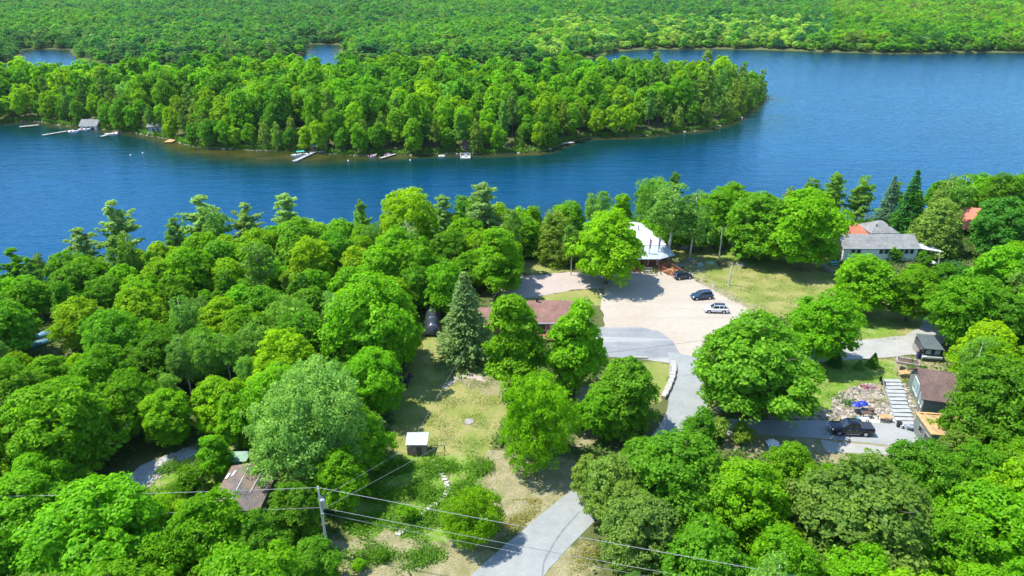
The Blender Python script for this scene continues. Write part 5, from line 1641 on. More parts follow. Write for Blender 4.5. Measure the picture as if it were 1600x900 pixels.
# ---------------------------------------------------------------- vehicles (local +x is the front)
def wheel(parent, x, y_, r=0.36, w=0.24):
    s_ = 1 if y_ > 0 else -1
    mb = MB(); mb.tube([(x, y_ - w / 2, r), (x, y_ + w / 2, r)], r, 20)
    wh = mb.build('wheel', M_TYRE, parent)
    mb = MB(); yo = y_ + s_ * (w / 2 + 0.004)
    mb.tube([(x, yo - 0.01, r), (x, yo + 0.01, r)], r * 0.62, 14)
    mb.build('rim', M_RIM, wh)
def body_ring(x, w, zb, zs, zt, crown=0.03):
    return [(x, -w * .9, zb), (x, -w, zb + .18), (x, -w, zs), (x, -w * .93, zt), (x, -w * .5, zt + crown), (x, w * .5, zt + crown), (x, w * .93, zt), (x, w, zs), (x, w, zb + .18), (x, w * .9, zb)]
def suv(px, py, rz, paint, L, W, H, lb, roof_glass=False):
    p = at(px, py, 0)
    e = empty('parked_car', (p.x, p.y, 0.012), rz, lb, 'car', 'cars parked on the gravel lot')
    e.scale = (.91, .91, .91)
    w = W / 2
    st = [(.50, .72, .38, .55, .62), (.485, .86, .25, .60, .72), (.44, .95, .22, .68, .82), (.36, .99, .2, .76, .93), (.22, 1, .2, .84, 1.02), (.0, 1, .2, .86, 1.0), (-.3, 1, .2, .9, 1.03), (-.42, .99, .22, .92, 1.05), (-.48, .95, .26, .88, 1.0), (-.5, .86, .36, .80, .9)]
    mb = MB(); mb.loft([body_ring(s_ * L, w * a_, zb, zs, zt) for s_, a_, zb, zs, zt in st]); mb.build('body', paint, e, True)
    # glasshouse
    gh = [(.23, .88, .80, 1.03), (.10, .86, .74, H - .14), (.04, .85, .72, H - .05), (-.20, .85, .72, H - .03), (-.38, .84, .70, H - .10), (-.475, .82, .76, 1.08)]
    rings = []
    for s_, wb, wt, zt in gh:
        rings.append([(s_ * L, -w * wb, .98), (s_ * L, -w * wt, zt), (s_ * L, w * wt, zt), (s_ * L, w * wb, .98)])
    mb = MB(); mb.loft(rings); mb.build('window_glass', M_GLASS, e)
    rr_ = []
    for s_, wt, zt in ((.085, .72, H - .14), (.03, .75, H - .03), (-.20, .76, H), (-.38, .74, H - .06), (-.43, .72, H - .14)):
        rr_.append([(s_ * L, -w * wt, zt - .04), (s_ * L, -w * wt * .9, zt + .02), (s_ * L, w * wt * .9, zt + .02), (s_ * L, w * wt, zt - .04)])
    mb = MB(); mb.loft(rr_); mb.build('roof', paint, e, True)
    if roof_glass:
        mb = MB(); mb.loft([[(s_ * L, -w * .62, zt), (s_ * L, w * .62, zt)] + [(s_ * L, w * .62, zt - .03), (s_ * L, -w * .62, zt - .03)] for s_, zt in ((.075, H - .02), (.02, H + .045), (-.15, H + .055), (-.36, H + .03))]); mb.build('sunroof', M_GLASS, e)
    for s_ in (-1, 1):
        for (xa, za, xb, zb_) in ((.225, 1.0, .09, H - .10), (-.10, .98, -.11, H - .04), (-.27, 1.0, -.29, H - .06), (-.44, 1.02, -.39, H - .12)):
            mb = MB(); mb.tube([(xa * L, s_ * w * .89, za), (xb * L, s_ * w * .745, zb_)], 0.045, 5); mb.build('pillar', paint, e)
        mb = MB(); mb.box((.17 * L, s_ * (w + .09), 1.05), (.14, .2, .14)); mb.build('mirror', paint, e)
        mb = MB(); mb.box((.465 * L, s_ * w * .74, .72), (.22, .34, .13), rz=s_ * -.35); mb.build('headlight', M_LAMP, e)
        mb = MB(); mb.box((-.487 * L, s_ * w * .78, .9), (.12, .3, .16), rz=s_ * .2); mb.build('tail_light', M_TAIL, e)
        for x in (.31 * L, -.30 * L):
            wheel(e, x, s_ * (w - .10), .37)
            mb = MB(); mb.tube([(x, s_ * (w - .06), .38), (x, s_ * (w + .004), .38)], .45, 18); mb.build('wheel_arch', M_BLACK, e)
        mb = MB(); mb.box((0, s_ * (w * .985), .30), (L * .45, .05, .12)); mb.build('sill_trim', M_BLACK, e)
        for x in (.08, -.12):
            mb = MB(); mb.box((x * L - .25, s_ * (w + .005), .86), (.18, .03, .04)); mb.build('door_handle', M_CHROME, e)
    mb = MB(); mb.box((.498 * L, 0, .52), (.05, W * .5, .2)); mb.build('grille', M_BLACK, e)
    mb = MB(); mb.box((.503 * L, 0, .40), (.02, .45, .11)); mb.box((-.503 * L, 0, .62), (.02, .45, .12)); mb.build('number_plate', M_WHITE, e)
P_NAVY = carpaint('dark_navy_paint', (0.012, 0.02, 0.035))
P_BLUE = carpaint('blue_grey_paint', (0.025, 0.05, 0.10))
P_WHITE = carpaint('white_car_paint', (0.78, 0.80, 0.82))
P_BLACK = carpaint('black_car_paint', (0.004, 0.005, 0.012))
suv(1066.5, 434.5, math.radians(14), P_NAVY, 4.2, 1.85, 1.62, 'dark navy hatchback parked farthest back, by the ramp')
suv(1096, 466, math.radians(190), P_BLUE, 4.6, 1.88, 1.68, 'dark blue SUV parked between the hatchback and the white car')
suv(1118, 487, math.radians(176), P_WHITE, 4.75, 1.88, 1.64, 'white SUV with black glass roof, frontmost on the lot', True)
def pickup(px, py, rz):
    p = at(px, py, 0)
    e = empty('pickup_truck', (p.x, p.y, 0.024), rz, 'black pickup truck with covered bed on the grey driveway', 'truck')
    e.scale = (.92, .92, .97)
    L, W, H = 5.95, 2.0, 1.93; w = W / 2
    st = [(.50, .80, .48, .80, .98), (.485, .93, .4, .85, 1.10), (.44, 1, .38, .90, 1.17), (.30, 1, .36, .95, 1.22), (.22, 1, .36, .98, 1.24), (.0, 1, .36, 1.0, 1.22), (-.14, 1, .36, 1.02, 1.24), (-.48, 1, .38, 1.04, 1.26), (-.5, .98, .42, 1.04, 1.24)]
    mb = MB(); mb.loft([body_ring(s_ * L, w * a_, zb, zs, zt, .015) for s_, a_, zb, zs, zt in st]); mb.build('body', P_BLACK, e, True)
    gh = [(.235, .90, .82, 1.22), (.13, .87, .76, H - .10), (.09, .86, .75, H - .05), (-.12, .86, .75, H - .05), (-.155, .88, .80, 1.22)]
    mb = MB(); mb.loft([[(s_ * L, -w * wb, 1.15), (s_ * L, -w * wt, zt), (s_ * L, w * wt, zt), (s_ * L, w * wb, 1.15)] for s_, wb, wt, zt in gh]); mb.build('window_glass', M_GLASS, e)
    mb = MB(); mb.loft([[(s_ * L, -w * wt, zt - .05), (s_ * L, -w * wt * .9, zt + .02), (s_ * L, w * wt * .9, zt + .02), (s_ * L, w * wt, zt - .05)] for s_, wt, zt in ((.12, .76, H - .07), (.08, .78, H), (-.11, .78, H), (-.14, .77, H - .05))]); mb.build('roof', P_BLACK, e, True)
    for i in range(3):
        mb = MB(); mb.box((-L * (.225 + .11 * i), 0, 1.30), (L * .105, W * .86, .05)); mb.build('bed_cover_panel', simple('satin_black', (0.03, 0.035, 0.04), 0.3, 0.5), e)
    for s_ in (-1, 1):
        for xa, xb in ((.225, .12), (.02, .0), (-.15, -.135)):
            mb = MB(); mb.tube([(xa * L, s_ * w * .91, 1.18), (xb * L, s_ * w * .77, H - .08)], .05, 5); mb.build('pillar', P_BLACK, e)
        mb = MB(); mb.box((.19 * L, s_ * (w + .13), 1.28), (.12, .26, .24)); mb.build('mirror', M_BLACK, e)
        mb = MB(); mb.box((.487 * L, s_ * w * .80, .98), (.14, .30, .2), rz=s_ * -.25); mb.build('headlight', M_LAMP, e)
        mb = MB(); mb.box((-.495 * L, s_ * w * .93, 1.0), (.1, .14, .36)); mb.build('tail_light', M_TAIL, e)
        for x in (.325 * L, -.30 * L):
            wheel(e, x, s_ * (w - .12), .43, .28)
            mb = MB(); mb.tube([(x, s_ * (w - .05), .45), (x, s_ * (w + .006), .45)], .53, 18); mb.build('wheel_arch', M_BLACK, e)
        mb = MB(); mb.box((.01 * L, s_ * (w * 1.0), .40), (L * .34, .12, .05)); mb.build('running_board', M_CHROME, e)
        for x in (.10, -.06):
            mb = MB(); mb.box((x * L, s_ * (w + .006), 1.06), (.2, .03, .05)); mb.build('door_handle', M_CHROME, e)
    mb = MB(); mb.box((.502 * L, 0, .86), (.05, W * .55, .32)); mb.build('grille', M_CHROME, e)
    mb = MB(); mb.box((.505 * L, 0, .52), (.12, W * .92, .2)); mb.build('bumper', M_CHROME, e)
    mb = MB(); mb.box((-.508 * L, 0, .55), (.12, W * .9, .18)); mb.build('bumper', M_CHROME, e)
pickup(1328, 676, math.radians(176))

# ---------------------------------------------------------------- poles and wires
def pole(px_top, py_top, h, mat, lb, r=0.14, arm=0.0, base=None, lean=0.0, name='utility_pole', lamp=False):
    if base is not None:
        b0 = at(*base, 0); rayd = ray(px_top, py_top)
        tt = b0.y / rayd[1]
        top = Vector((rayd[0] * tt, b0.y, CZ + rayd[2] * tt))
    else:
        top = at(px_top, py_top, h); b0 = Vector((top.x, top.y, 0))
    e = empty(name, (b0.x, b0.y, 0), 0, lb, 'pole')
    tp = top - Vector((b0.x, b0.y, 0))
    mb = MB(); mb.tube([(0, 0, -0.4), tp * 0.5, tp], [r, r * .85, r * .65], 8); mb.build('shaft', mat, e)
    if arm:
        mb = MB(); mb.box(tp - Vector((0, 0, .35)), (arm, .1, .12)); a_ = mb.build('crossarm', M_GWOOD, e)
        for x in (-arm * .42, 0, arm * .42):
            mb = MB(); mb.tube([tp + Vector((x, 0, -.3)), tp + Vector((x, 0, -.08))], .05, 6); mb.build('insulator', M_WHITE, a_)
    if lamp:
        mb = MB(); mb.tube([tp, tp + Vector((-.3, -.2, .12))], .04, 5); mb.box(tp + Vector((-.35, -.25, .08)), (.4, .25, .12)); mb.build('lamp_head', M_STEEL, e)
    mb = MB(); mb.tube([(0, 0, 0), (0, 0, .12)], [r * 1.5, r * 1.2], 8); mb.build('collar', mat, e)
    return e, top
pe, ptop = pole(497, 763, 9.2, M_PALEPOLE, 'wooden utility pole with grey transformer above the weedy patch', 0.16, 0)
lx, ly = ptop.x, ptop.y
mb = MB(); mb.tube([(.32, -.15, 6.9), (.32, -.15, 7.0), (.32, -.15, 7.9), (.32, -.15, 8.0)], [.18, .27, .27, .16], 12); tf = mb.build('transformer', M_STEEL, pe)
mb = MB(); mb.tube([(.25, -.1, 8.0), (.2, -.1, 8.35)], .05, 6); mb.build('bushing', M_GSTONE, tf)
mb = MB(); mb.tube([(.12, -.15, 5.6), (.12, -.15, 6.1)], .14, 8); mb.build('junction_box', M_STEEL, pe)
mb = MB(); mb.tube([(0, 0, 9.2), (0, 0, 9.45)], .06, 6); mb.build('insulator', M_WHITE, pe)
pole(1129, 357, 0, M_PALEPOLE, 'tall light pole with small lamp on the lawn near the fence', .15, base=(1124, 402), lamp=True, name='light_pole')
pole(1145, 411, 0, M_PALEPOLE, 'short pale leaning pole by the lot edge', .15, base=(1138, 446), lamp=True, name='light_pole')
pole(1352, 428, 0, M_PALEPOLE, 'pale leaning pole in front of the maple by the white house', .17, base=(1343, 487))
_, p_rt = pole(1469, 394, 0, M_PALEPOLE, 'thin pole in the garden right of the white house', .13, base=(1465, 430))
pole(682, 447, 0, M_PALEPOLE, 'thin pole beside the tarp shelter', .12, base=(687, 494))
_, p_hse = pole(786, 437, 0, M_GWOOD, 'utility pole with crossarm above the ranch house wing', .14, 1.9, base=(786, 468))
_, p_lane = pole(873, 560, 0, M_DWOOD, 'dark bare post under the maple at the ranch house end', .14, base=(874, 606))
mb = MB(); p = at(536, 889, 0); mb.tube([(p.x, p.y, 0), (p.x - .25, p.y + .12, 1.35)], .06, 8)
props(mb.build('marker_post', M_YEL), 'slim yellow marker post on the bare roadside', 'post')
M_WIRE = simple('bare_wire', (0.30, 0.30, 0.30), 0.5, 0.4)
def wire(pts, lb, r=0.026, sag=0.6, mat=None):
    out = []
    for a, b in zip(pts, pts[1:]):
        a, b = Vector(a), Vector(b)
        for i in range(12):
            s_ = i / 12
            out.append(a.lerp(b, s_) - Vector((0, 0, 4 * sag * s_ * (1 - s_))))
    out.append(Vector(pts[-1]))
    mb = MB(); mb.tube(out, r * 0.75, 5)
    props(mb.build('overhead_wire', mat or M_WIRE), lb, 'wire', 'overhead wires of the power line')
T1 = Vector((lx, ly, 9.3))
T2 = Vector((lx, ly, 6.7))
Lf, Rt = at(-160, 777, 9.0), at(1560, 955, 8.8)
wire([Lf, T1, Rt], 'uppermost overhead wire crossing the bottom of the view', 0.030, 0.25)
wire([at(-160, 806, 6.4), T2, at(1500, 975, 6.3)], 'lower overhead wire crossing the bottom of the view', 0.026, 0.3)
wire([Vector((lx, ly, 7.9)), at(640, 697, 4.5), p_hse + Vector((0, 0, -.3))], 'service wire running from the transformer pole towards the house', 0.018, 0.1)
wire([Vector((lx, ly, 6.4)), at(770, 650, 4.0), p_lane], 'lower service wire running across the lawn towards the dark post', 0.018, 0.1)
wire([Vector((lx, ly, 6.0)), at(1010, 900, 4.6), at(1300, 950, 4.6)], 'third short overhead wire low at the bottom', 0.018, 0.2)
wire([p_lane, at(1110, 530, 5.5), at(1190, 508, 6.5), at(1352, 440, 7)], 'dark wire crossing above the parking lot exit', 0.022, 0.1, M_BLACK)
wire([at(1352, 430, 8.2) * 1.0, p_rt], 'thin wire between the two poles of the white house', 0.016, 0.2)

# ---------------------------------------------------------------- fences
def rail_fence(a, b, lb, mat, h=1.15, step=2.4, rails=3, name='rail_fence'):
    d = b - a; L = d.length; k = int(L / step)
    e = empty(name, a, math.atan2(d.y, d.x), lb, 'fence')
    pm = MB(); pm.box((0, 0, h / 2), (.13, .13, h)); pm = pm.mesh('post', mat)
    rm = MB(); rm.box((0, 0, 0), (L / k - .1, .07, .11)); rm = rm.mesh('rail', mat)
    for i in range(k + 1):
        link('post', pm, e, (L * i / k, 0, 0))
        if i < k:
            for q in range(rails):
                link('rail', rm, e, (L * (i + .5) / k, 0, h * (q + .75) / rails - .1))
rail_fence(at(1012, 378, 0), at(1152, 372, 0), 'long grey rail fence behind the open lawn', M_GWOOD)
rail_fence(at(800, 397, 0), at(836, 396, 0), 'short brown fence left of the olive cedar', M_DWOOD, 1.3, 1.6)
e = empty('trellis', at(836, 404, 0), 1.2, 'green garden trellis left of the olive cedar', 'trellis')
for i in range(6):
    mb = MB(); mb.box((i * .4, 0, 1.4), (.06, .06, 2.8)); mb.build('upright', M_TEAL, e)
for z in (.5, 1.2, 1.9, 2.6):
    mb = MB(); mb.box((1.0, .04, z), (2.2, .04, .06)); mb.build('slat', M_TEAL, e)

# ---------------------------------------------------------------- block edging by the lane
pts = [at(x, y, 0) for x, y in ((1051, 568), (1053, 580), (1050, 594), (1044, 608), (1036, 624))]
e = empty('block_edging', pts[0], 0, 'curved edging of pale stone blocks along the lane', 'edging')
r9 = random.Random(9)
seg = []
for a, b in zip(pts, pts[1:]):
    for i in range(4):
        seg.append((a.lerp(b, (i + .5) / 4) - pts[0], math.atan2((b - a).y, (b - a).x), (b - a).length / 4))
for c_, an, L in seg:
    mb = MB(); mb.box((c_.x, c_.y, .28), (L * .93, .75 * r9.uniform(.8, 1.15), .56 * r9.uniform(.9, 1.1)), rz=an + r9.uniform(-.05, .05)); mb.build('block', M_CONC, e)
a, b = at(978, 560, 0), at(1012, 560, 0)
mb = MB(); mb.box(((a.x + b.x) / 2, a.y, .12), ((b - a).length, .35, .24)); mb.box(((a.x + b.x) / 2 - .2, a.y + .02, .27), ((b - a).length * .8, .2, .05))
props(mb.build('parking_kerb', M_CONC), 'long pale timber kerb at the foot of the asphalt strip', 'kerb')
a = at(933, 452, 0); b = at(944, 470, 0)
mb = MB(); mb.box(((a.x + b.x) / 2, (a.y + b.y) / 2, .12), ((b - a).length, .3, .24), rz=math.atan2(b.y - a.y, b.x - a.x))
props(mb.build('timber_kerb', M_CONC), 'pale timber kerb at the right end of the narrow lawn strip', 'kerb')

# ---------------------------------------------------------------- steps, terrace, rockery by the brown-roofed house
a, b = at(1392, 600, 0), at(1415, 665, 0)
e = empty('garden_steps', (0, 0, 0), 0, 'wide flight of pale steps beside the brown-roofed house', 'steps')
n = 12
r8s = random.Random(4)
M_STEP = simple('pale_step', (0.33, 0.34, 0.325), 0.85, 0.2, var=.15)
for i in range(n):
    s_ = (i + .5) / n
    c_ = a.lerp(b, s_)
    mb = MB(); mb.box((c_.x, c_.y, 0.02 + .07 * (n - i) * .5), (2.5 + r8s.uniform(-.2, .2), (a - b).length / n * r8s.uniform(.80, .88), .10 + .07 * (n - i)), rz=-0.05 + 0.03 * (i % 3)); mb.build('tread', M_STEP, e)
def rocks(name, label, polys, nn, r0, r1, mat, seed, z=0.0):
    r = random.Random(seed); mb = MB()
    W = G(polys); xs, ys = [p[0] for p in W], [p[1] for p in W]
    cand = np.array([(r.uniform(min(xs), max(xs)), r.uniform(min(ys), max(ys))) for _ in range(nn * 4)])
    k = 0
    for (x, y), s_ in zip(cand, sdist(cand, W)):
        if s_ > 0 and k < nn:
            mb.rock((x, y, z), r.uniform(r0, r1), r, .55); k += 1
    o = mb.build(name, mat); return props(o, label, kind='stuff')
M_MSTONE = None
m, t = new_mat('mixed_stone')
v = N(t, 'ShaderNodeTexVoronoi'); v.inputs['Scale'].default_value = 2.2
g_ = N(t, 'ShaderNodeNewGeometry'); t.links.new(g_.outputs['Position'], v.inputs['Vector'])

sc_n = t.nodes.new('ShaderNodeSeparateColor'); t.links.new(v.outputs['Color'], sc_n.inputs[0])
c = ramp(t, sc_n.outputs[0], [(0.0, (0.10, 0.10, 0.09)), (0.3, (0.21, 0.19, 0.15)), (0.55, (0.33, 0.30, 0.24)), (0.75, (0.26, 0.19, 0.155)), (1.0, (0.46, 0.44, 0.40))])
finish(t, c, 0.9, 0.2)
M_MSTONE = m
rocks('rockery_stones', 'bed of mixed grey and pink stones between lawn and steps', [(1300, 622), (1345, 600), (1372, 600), (1385, 630), (1400, 655), (1390, 662), (1350, 640), (1330, 646), (1300, 640)], 520, .12, .42, M_MSTONE, 1)
rocks('edge_stones', 'strip of small stones along the upper side of the driveway', [(1200, 648), (1300, 640), (1345, 648), (1340, 656), (1200, 655)], 260, .10, .28, M_MSTONE, 2)
rocks('wall_stones', 'strip of stones between the steps and the house wall', [(1410, 600), (1418, 600), (1440, 655), (1430, 662)], 160, .10, .28, M_MSTONE, 3)
rocks('lot_edge_stones', 'scattered pale rubble along the right edge of the gravel lot', [(1075, 425), (1100, 430), (1135, 450), (1165, 468), (1195, 482), (1180, 492), (1150, 476), (1110, 456), (1085, 440)], 190, .05, .20, M_STONE, 4)
rocks('bank_stones', 'scattered stones on the bare bank above the lane', [(760, 700), (880, 730), (890, 770), (800, 815), (765, 780)], 60, .05, .18, M_STONE, 5)
rocks('track_stones', 'loose pale stones on the woodland track', [(185, 770), (240, 720), (310, 690), (320, 700), (250, 750), (210, 780)], 150, .06, .25, M_STONE, 6)
r8 = random.Random(8)
mb = MB()
P_ = wob([tuple(i[:2]) for i in ISLE[:150]], 1.6, .5, 12, False)
for x, y in P_:
    if r8.random() < .22:
        mb.rock((x, y, WATER + .05), r8.uniform(.25, .8), r8, .5)
props(mb.build('shore_stones', M_STONE), 'pale rocks along the island waterline', kind='stuff')
# stepping stones through the weeds
path1 = [(676, 722), (690, 742), (698, 755), (700, 766), (692, 778)]
path2 = [(690, 780), (672, 796), (655, 810), (640, 824), (622, 836)]
k = 0
sm = MB(); sm.box((0, 0, .10), (.62, .34, .2)); smesh = sm.mesh('stepping_stone', simple('pale_slab', (0.48, 0.45, 0.38), 0.9, 0.2, var=.15))
tot = sum(1 for _ in range(1))
e = empty('stepping_stone_path', at(690, 760, 0), 0, 'winding path of small pale stepping stones through the weeds', 'path')
o0 = at(690, 760, 0)
for pth, nn in ((path1, 13), (path2, 16)):
    W = [at(x, y, 0) for x, y in pth]
    for i in range(nn):
        s_ = i / (nn - 1) * (len(W) - 1); j = min(int(s_), len(W) - 2)
        p = W[j].lerp(W[j + 1], s_ - j) - o0
        link('stone', smesh, e, (p.x + r8.uniform(-.05, .05), p.y, 0), r8.uniform(-.5, .5))
# terrace furniture
for i, (px, py) in enumerate(((1336, 644), (1346, 642))):
    p = at(px, py, 0)
    e = empty('blue_parasol', (p.x, p.y, 0), 0, ('left deep-blue parasol beside the pickup', 'right deep-blue parasol beside the pickup')[i], 'parasol', 'blue parasols')
    mb = MB(); mb.tube([(0, 0, 1.25), (0, 0, 1.4), (0, 0, 1.62)], [.72, .52, .06], 8); mb.build('canopy', M_BLUE, e)
    mb = MB(); mb.tube([(0, 0, 0), (0, 0, 1.35)], .03, 6); mb.tube([(0, 0, 0), (0, 0, .08)], .25, 8); mb.build('pole', M_STEEL, e)
def table(px, py, rz, lb, mt, w=1.8, d=.9, legm=None):
    p = at(px, py, 0)
    e = empty('patio_table', (p.x, p.y, .01), rz, lb, 'table')
    for i in range(4):
        mb = MB(); mb.box((0, -d / 2 + (i + .5) * d / 4, .76), (w, d / 4 - .03, .05)); mb.build('plank', mt, e)
    for sx in (-1, 1):
        for sy in (-1, 1):
            mb = MB(); mb.box((sx * (w / 2 - .12), sy * (d / 2 - .1), .36), (.08, .08, .74)); mb.build('leg', legm or M_BLACK, e)
table(1382, 658, 0.0, 'orange slatted table on the grey terrace', M_WOOD, 1.7, .95)
table(1353, 652, 0.1, 'dark table beside the blue parasols', M_DWOOD, 1.5, .8)
table(1349, 661, 0.0, 'white low table behind the pickup bed', M_WHITE, 1.3, .6)
table(1411, 588, 0.2, 'pale orange wooden pallet table on the lawn by the house corner', M_WOOD, 1.6, 1.1)
def bin_(px, py, mt, lb, r=.3, h=.6, nm='plant_tub'):
    p = at(px, py, 0)
    e = empty(nm, (p.x, p.y, .01), 0, lb, 'tub')
    mb = MB(); mb.tube([(0, 0, 0), (0, 0, h)], [r * .8, r], 10); mb.build('tub_body', mt, e)
    mb = MB(); mb.tube([(0, 0, h), (0, 0, h + .05)], r * 1.08, 10); mb.build('rim', mt, e)
bin_(1341, 659, M_LBLUE, 'light blue tub behind the pickup cab')
bin_(1361, 647, M_DWOOD, 'dark brown tub at the top of the terrace', .35, .8)
bin_(1404, 667, M_BLACK, 'black tub at the foot of the pale steps', .35, .7)
bin_(1408, 669, M_WHITE, 'white tub beside the black tub at the steps', .22, .5)
bin_(1409, 581, M_BLACK, 'black tub on the grass left of the glazed hut', .4, .7)
# log border near glazed hut
a = at(1402, 568, 0); b = at(1437, 574, 0)
e = empty('raised_bed', a, math.atan2(b.y - a.y, b.x - a.x), 'pale timber raised bed above the brown-roofed house', 'garden bed')
L = (b - a).length
for (cx, cy_, dx, dy) in ((L / 2, 0, L, .2), (L / 2, 1.6, L, .2), (0, .8, .2, 1.4), (L, .8, .2, 1.4)):
    mb = MB(); mb.box((cx, cy_, .2), (dx, dy, .4)); mb.build('timber', M_GWOOD, e)
mb = MB(); mb.box((L / 2, .8, .12), (L - .25, 1.35, .22)); mb.build('soil', M_DWOOD, e)
# wheelbarrow on driveway
p = at(1420, 672, 0)
e = empty('wheelbarrow', (p.x, p.y, 0.02), 2.6, 'grey wheelbarrow at the upper edge of the driveway', 'wheelbarrow')
mb = MB(); mb.loft([[(x * s_, y_ * s_ + 0, z) for x, y_ in ((-.45, -.3), (.5, -.3), (.5, .3), (-.45, .3))] for z, s_ in ((.35, .6), (.65, 1))]); mb.build('tray', M_STEEL, e)
mb = MB(); mb.tube([(.75, -.05, .2), (.75, .05, .2)], .2, 12); mb.build('wheel', M_TYRE, e)
for s_ in (-1, 1):
    mb = MB(); mb.tube([(.75, s_ * .08, .2), (-.4, s_ * .22, .4), (-1.1, s_ * .3, .6)], .03, 5); mb.build('handle', M_GWOOD, e)
# flower bed and dark garden chairs
r7 = rs(7)
def tuft(px, py, n, rad, h, leaf, colr, lb, nm='flower_bed', cat='flowers'):
    p = at(px, py, 0)
    P = np.stack([r7.normal(size=n) * rad * .5, r7.normal(size=n) * rad * .35, r7.rand(n) * h], 1)
    me = leaves('blossom', P, r7.normal(size=(n, 3)) + np.array([0, 0, 1.2]), np.full(n, leaf), .7, r7, M_LEAF)
    o = link(nm, me, None, (p.x, p.y, .02)); o.color = (*colr, 1)
    props(o, lb, cat)
tuft(1356, 606, 170, 1.2, .4, .11, (.40, .12, .28), 'pink and purple flower patch at the top of the rockery')
tuft(1327, 632, 200, 1.2, .5, .12, (.05, .2, .03), 'green plant clump on the left part of the rockery', 'rockery_plant', 'plant')
tuft(1342, 636, 120, .8, .4, .1, (.6, .2, .45), 'small pink flowers above the blue parasols')
tuft(1310, 622, 160, 2.0, .4, .12, (.12, .26, .04), 'green plants at the upper left rim of the rockery', 'rockery_plant', 'plant')
tuft(1376, 628, 120, 1.4, .35, .11, (.22, .26, .06), 'olive plants in the middle of the rockery', 'rockery_plant', 'plant')
tuft(1490, 415, 300, 2.4, .8, .16, (.10, .28, .12), 'blue-green garden planting right of the white house', 'garden_bed', 'plant')
for i, (px, py) in enumerate(((1377, 600), (1384, 607))):
    p = at(px, py, 0)
    e = empty('metal_chair', (p.x, p.y, 0), .4 + i, ('upper black metal chair at the head of the pale steps', 'lower black metal chair at the head of the pale steps')[i], 'chair', 'black chairs at the head of the steps')
    mb = MB(); mb.box((0, 0, .45), (.55, .55, .05)); mb.build('seat', M_BLACK, e)
    mb = MB(); mb.box((0, .27, .8), (.55, .05, .65), rx=-.15); mb.build('backrest', M_BLACK, e)
    for sx in (-.24, .24):
        for sy in (-.24, .24):
            mb = MB(); mb.box((sx, sy, .22), (.05, .05, .44)); mb.build('leg', M_BLACK, e)
# white tarp heap below driveway
p = at(1207, 694, 0)
mb = MB(); gr = []
for i in range(9):
    for j in range(9):
        x, y_ = (i - 4) * .2, (j - 4) * .17
        gr.append((p.x + x, p.y + y_, max(0.02, .7 - .6 * (x * x + 1.4 * y_ * y_) ** .5 + .16 * math.sin(i * 2.1 + j) )))
mb.add(gr, [(i * 9 + j, i * 9 + j + 1, (i + 1) * 9 + j + 1, (i + 1) * 9 + j) for i in range(8) for j in range(8)])
props(mb.build('white_tarp', M_WCLOTH), 'crumpled white tarp at the edge of the trees below the driveway', 'tarp')
p = at(1483, 714, 0)
e = empty('covered_trailer', (p.x, p.y, 0), .3, 'small blue and white trailer under trees below the shed', 'trailer')
mb = MB(); mb.loft([[(x, -.8 * s_, .5), (x, -.7 * s_, 1.1), (x, .7 * s_, 1.1), (x, .8 * s_, .5)] for x, s_ in ((-1.5, .8), (-1, 1), (1, 1), (1.6, .7))]); mb.build('cover', M_LBLUE, e)
for s_ in (-1, 1):
    wheel(e, 0, s_ * .85, .28, .18)
mb = MB(); mb.tube([(1.5, 0, .5), (2.4, 0, .45)], .05, 5); mb.build('drawbar', M_BLACK, e)
# lawn furniture by the lot
p = at(1128, 415, 0)
e = empty('picnic_table', (p.x, p.y, 0), .05, 'dark wooden picnic table on the lawn right of the hall', 'table')
for i in range(4):
    mb = MB(); mb.box((0, -.36 + i * .24, .76), (2.0, .21, .05)); mb.build('plank', M_DWOOD, e)
for s_ in (-1, 1):
    mb = MB(); mb.box((0, s_ * .72, .45), (2.0, .28, .05)); mb.build('seat', M_DWOOD, e)
    mb = MB(); mb.box((s_ * .75, 0, .4), (.08, 1.5, .1)); mb.box((s_ * .75, -.4, .36), (.08, .1, .8), rx=.4); mb.box((s_ * .75, .4, .36), (.08, .1, .8), rx=-.4); mb.build('leg', M_DWOOD, e)
p = at(1157, 414, 0)
e = empty('fire_ring', (p.x, p.y, 0), 0, 'grey stone fire ring on the lawn, right of the picnic table', 'fire pit')
for i in range(9):
    a_ = i * .698
    mb = MB(); mb.rock((.62 * math.cos(a_), .62 * math.sin(a_), .12), .24, random.Random(i), .7); mb.build('stone', M_GSTONE, e)
mb = MB(); mb.tube([(0, 0, .01), (0, 0, .08)], .5, 10); mb.build('ash', M_BLACK, e)
a = at(1060, 387, 0); b = at(1084, 387, 0)
e = empty('concrete_pad', a, 0, 'long narrow pale concrete pad on the lawn behind the hall corner', 'slab')
mb = MB(); mb.box(((b - a).length / 2, 0, .05), ((b - a).length, 1.1, .12)); mb.build('slab', M_CONC, e)
mb = MB(); mb.box(((b - a).length / 2, 0, .115), ((b - a).length * .9, .6, .03)); mb.build('centre_strip', M_STONE, e)
for i, (px, py, w_, h_, mt, lb) in enumerate(((1080, 407, 1.0, .35, M_GSTONE, 'grey lid box on the bare mound by the hatchback'), (1093, 415, 1.3, .45, simple('green_box', (0.22, 0.36, 0.25), .7, .3), 'square green utility box right of the orange gate'), (1110, 411, 1.5, .12, simple('green_lid', (0.2, 0.42, 0.22), .7, .3), 'flat green lid on the lawn between box and picnic table'))):
    p = at(px, py, 0)
    e = empty('utility_box', (p.x, p.y, 0), 0.05, lb, 'box')
    mb = MB(); mb.box((0, 0, h_ / 2), (w_, w_ * .8, h_)); mb.build('box_body', mt, e)
    mb = MB(); mb.box((0, 0, h_ + .03), (w_ * .6, w_ * .45, .06)); mb.build('lid', M_GSTONE if i else M_BLACK, e)
a = at(1082, 415, 0)
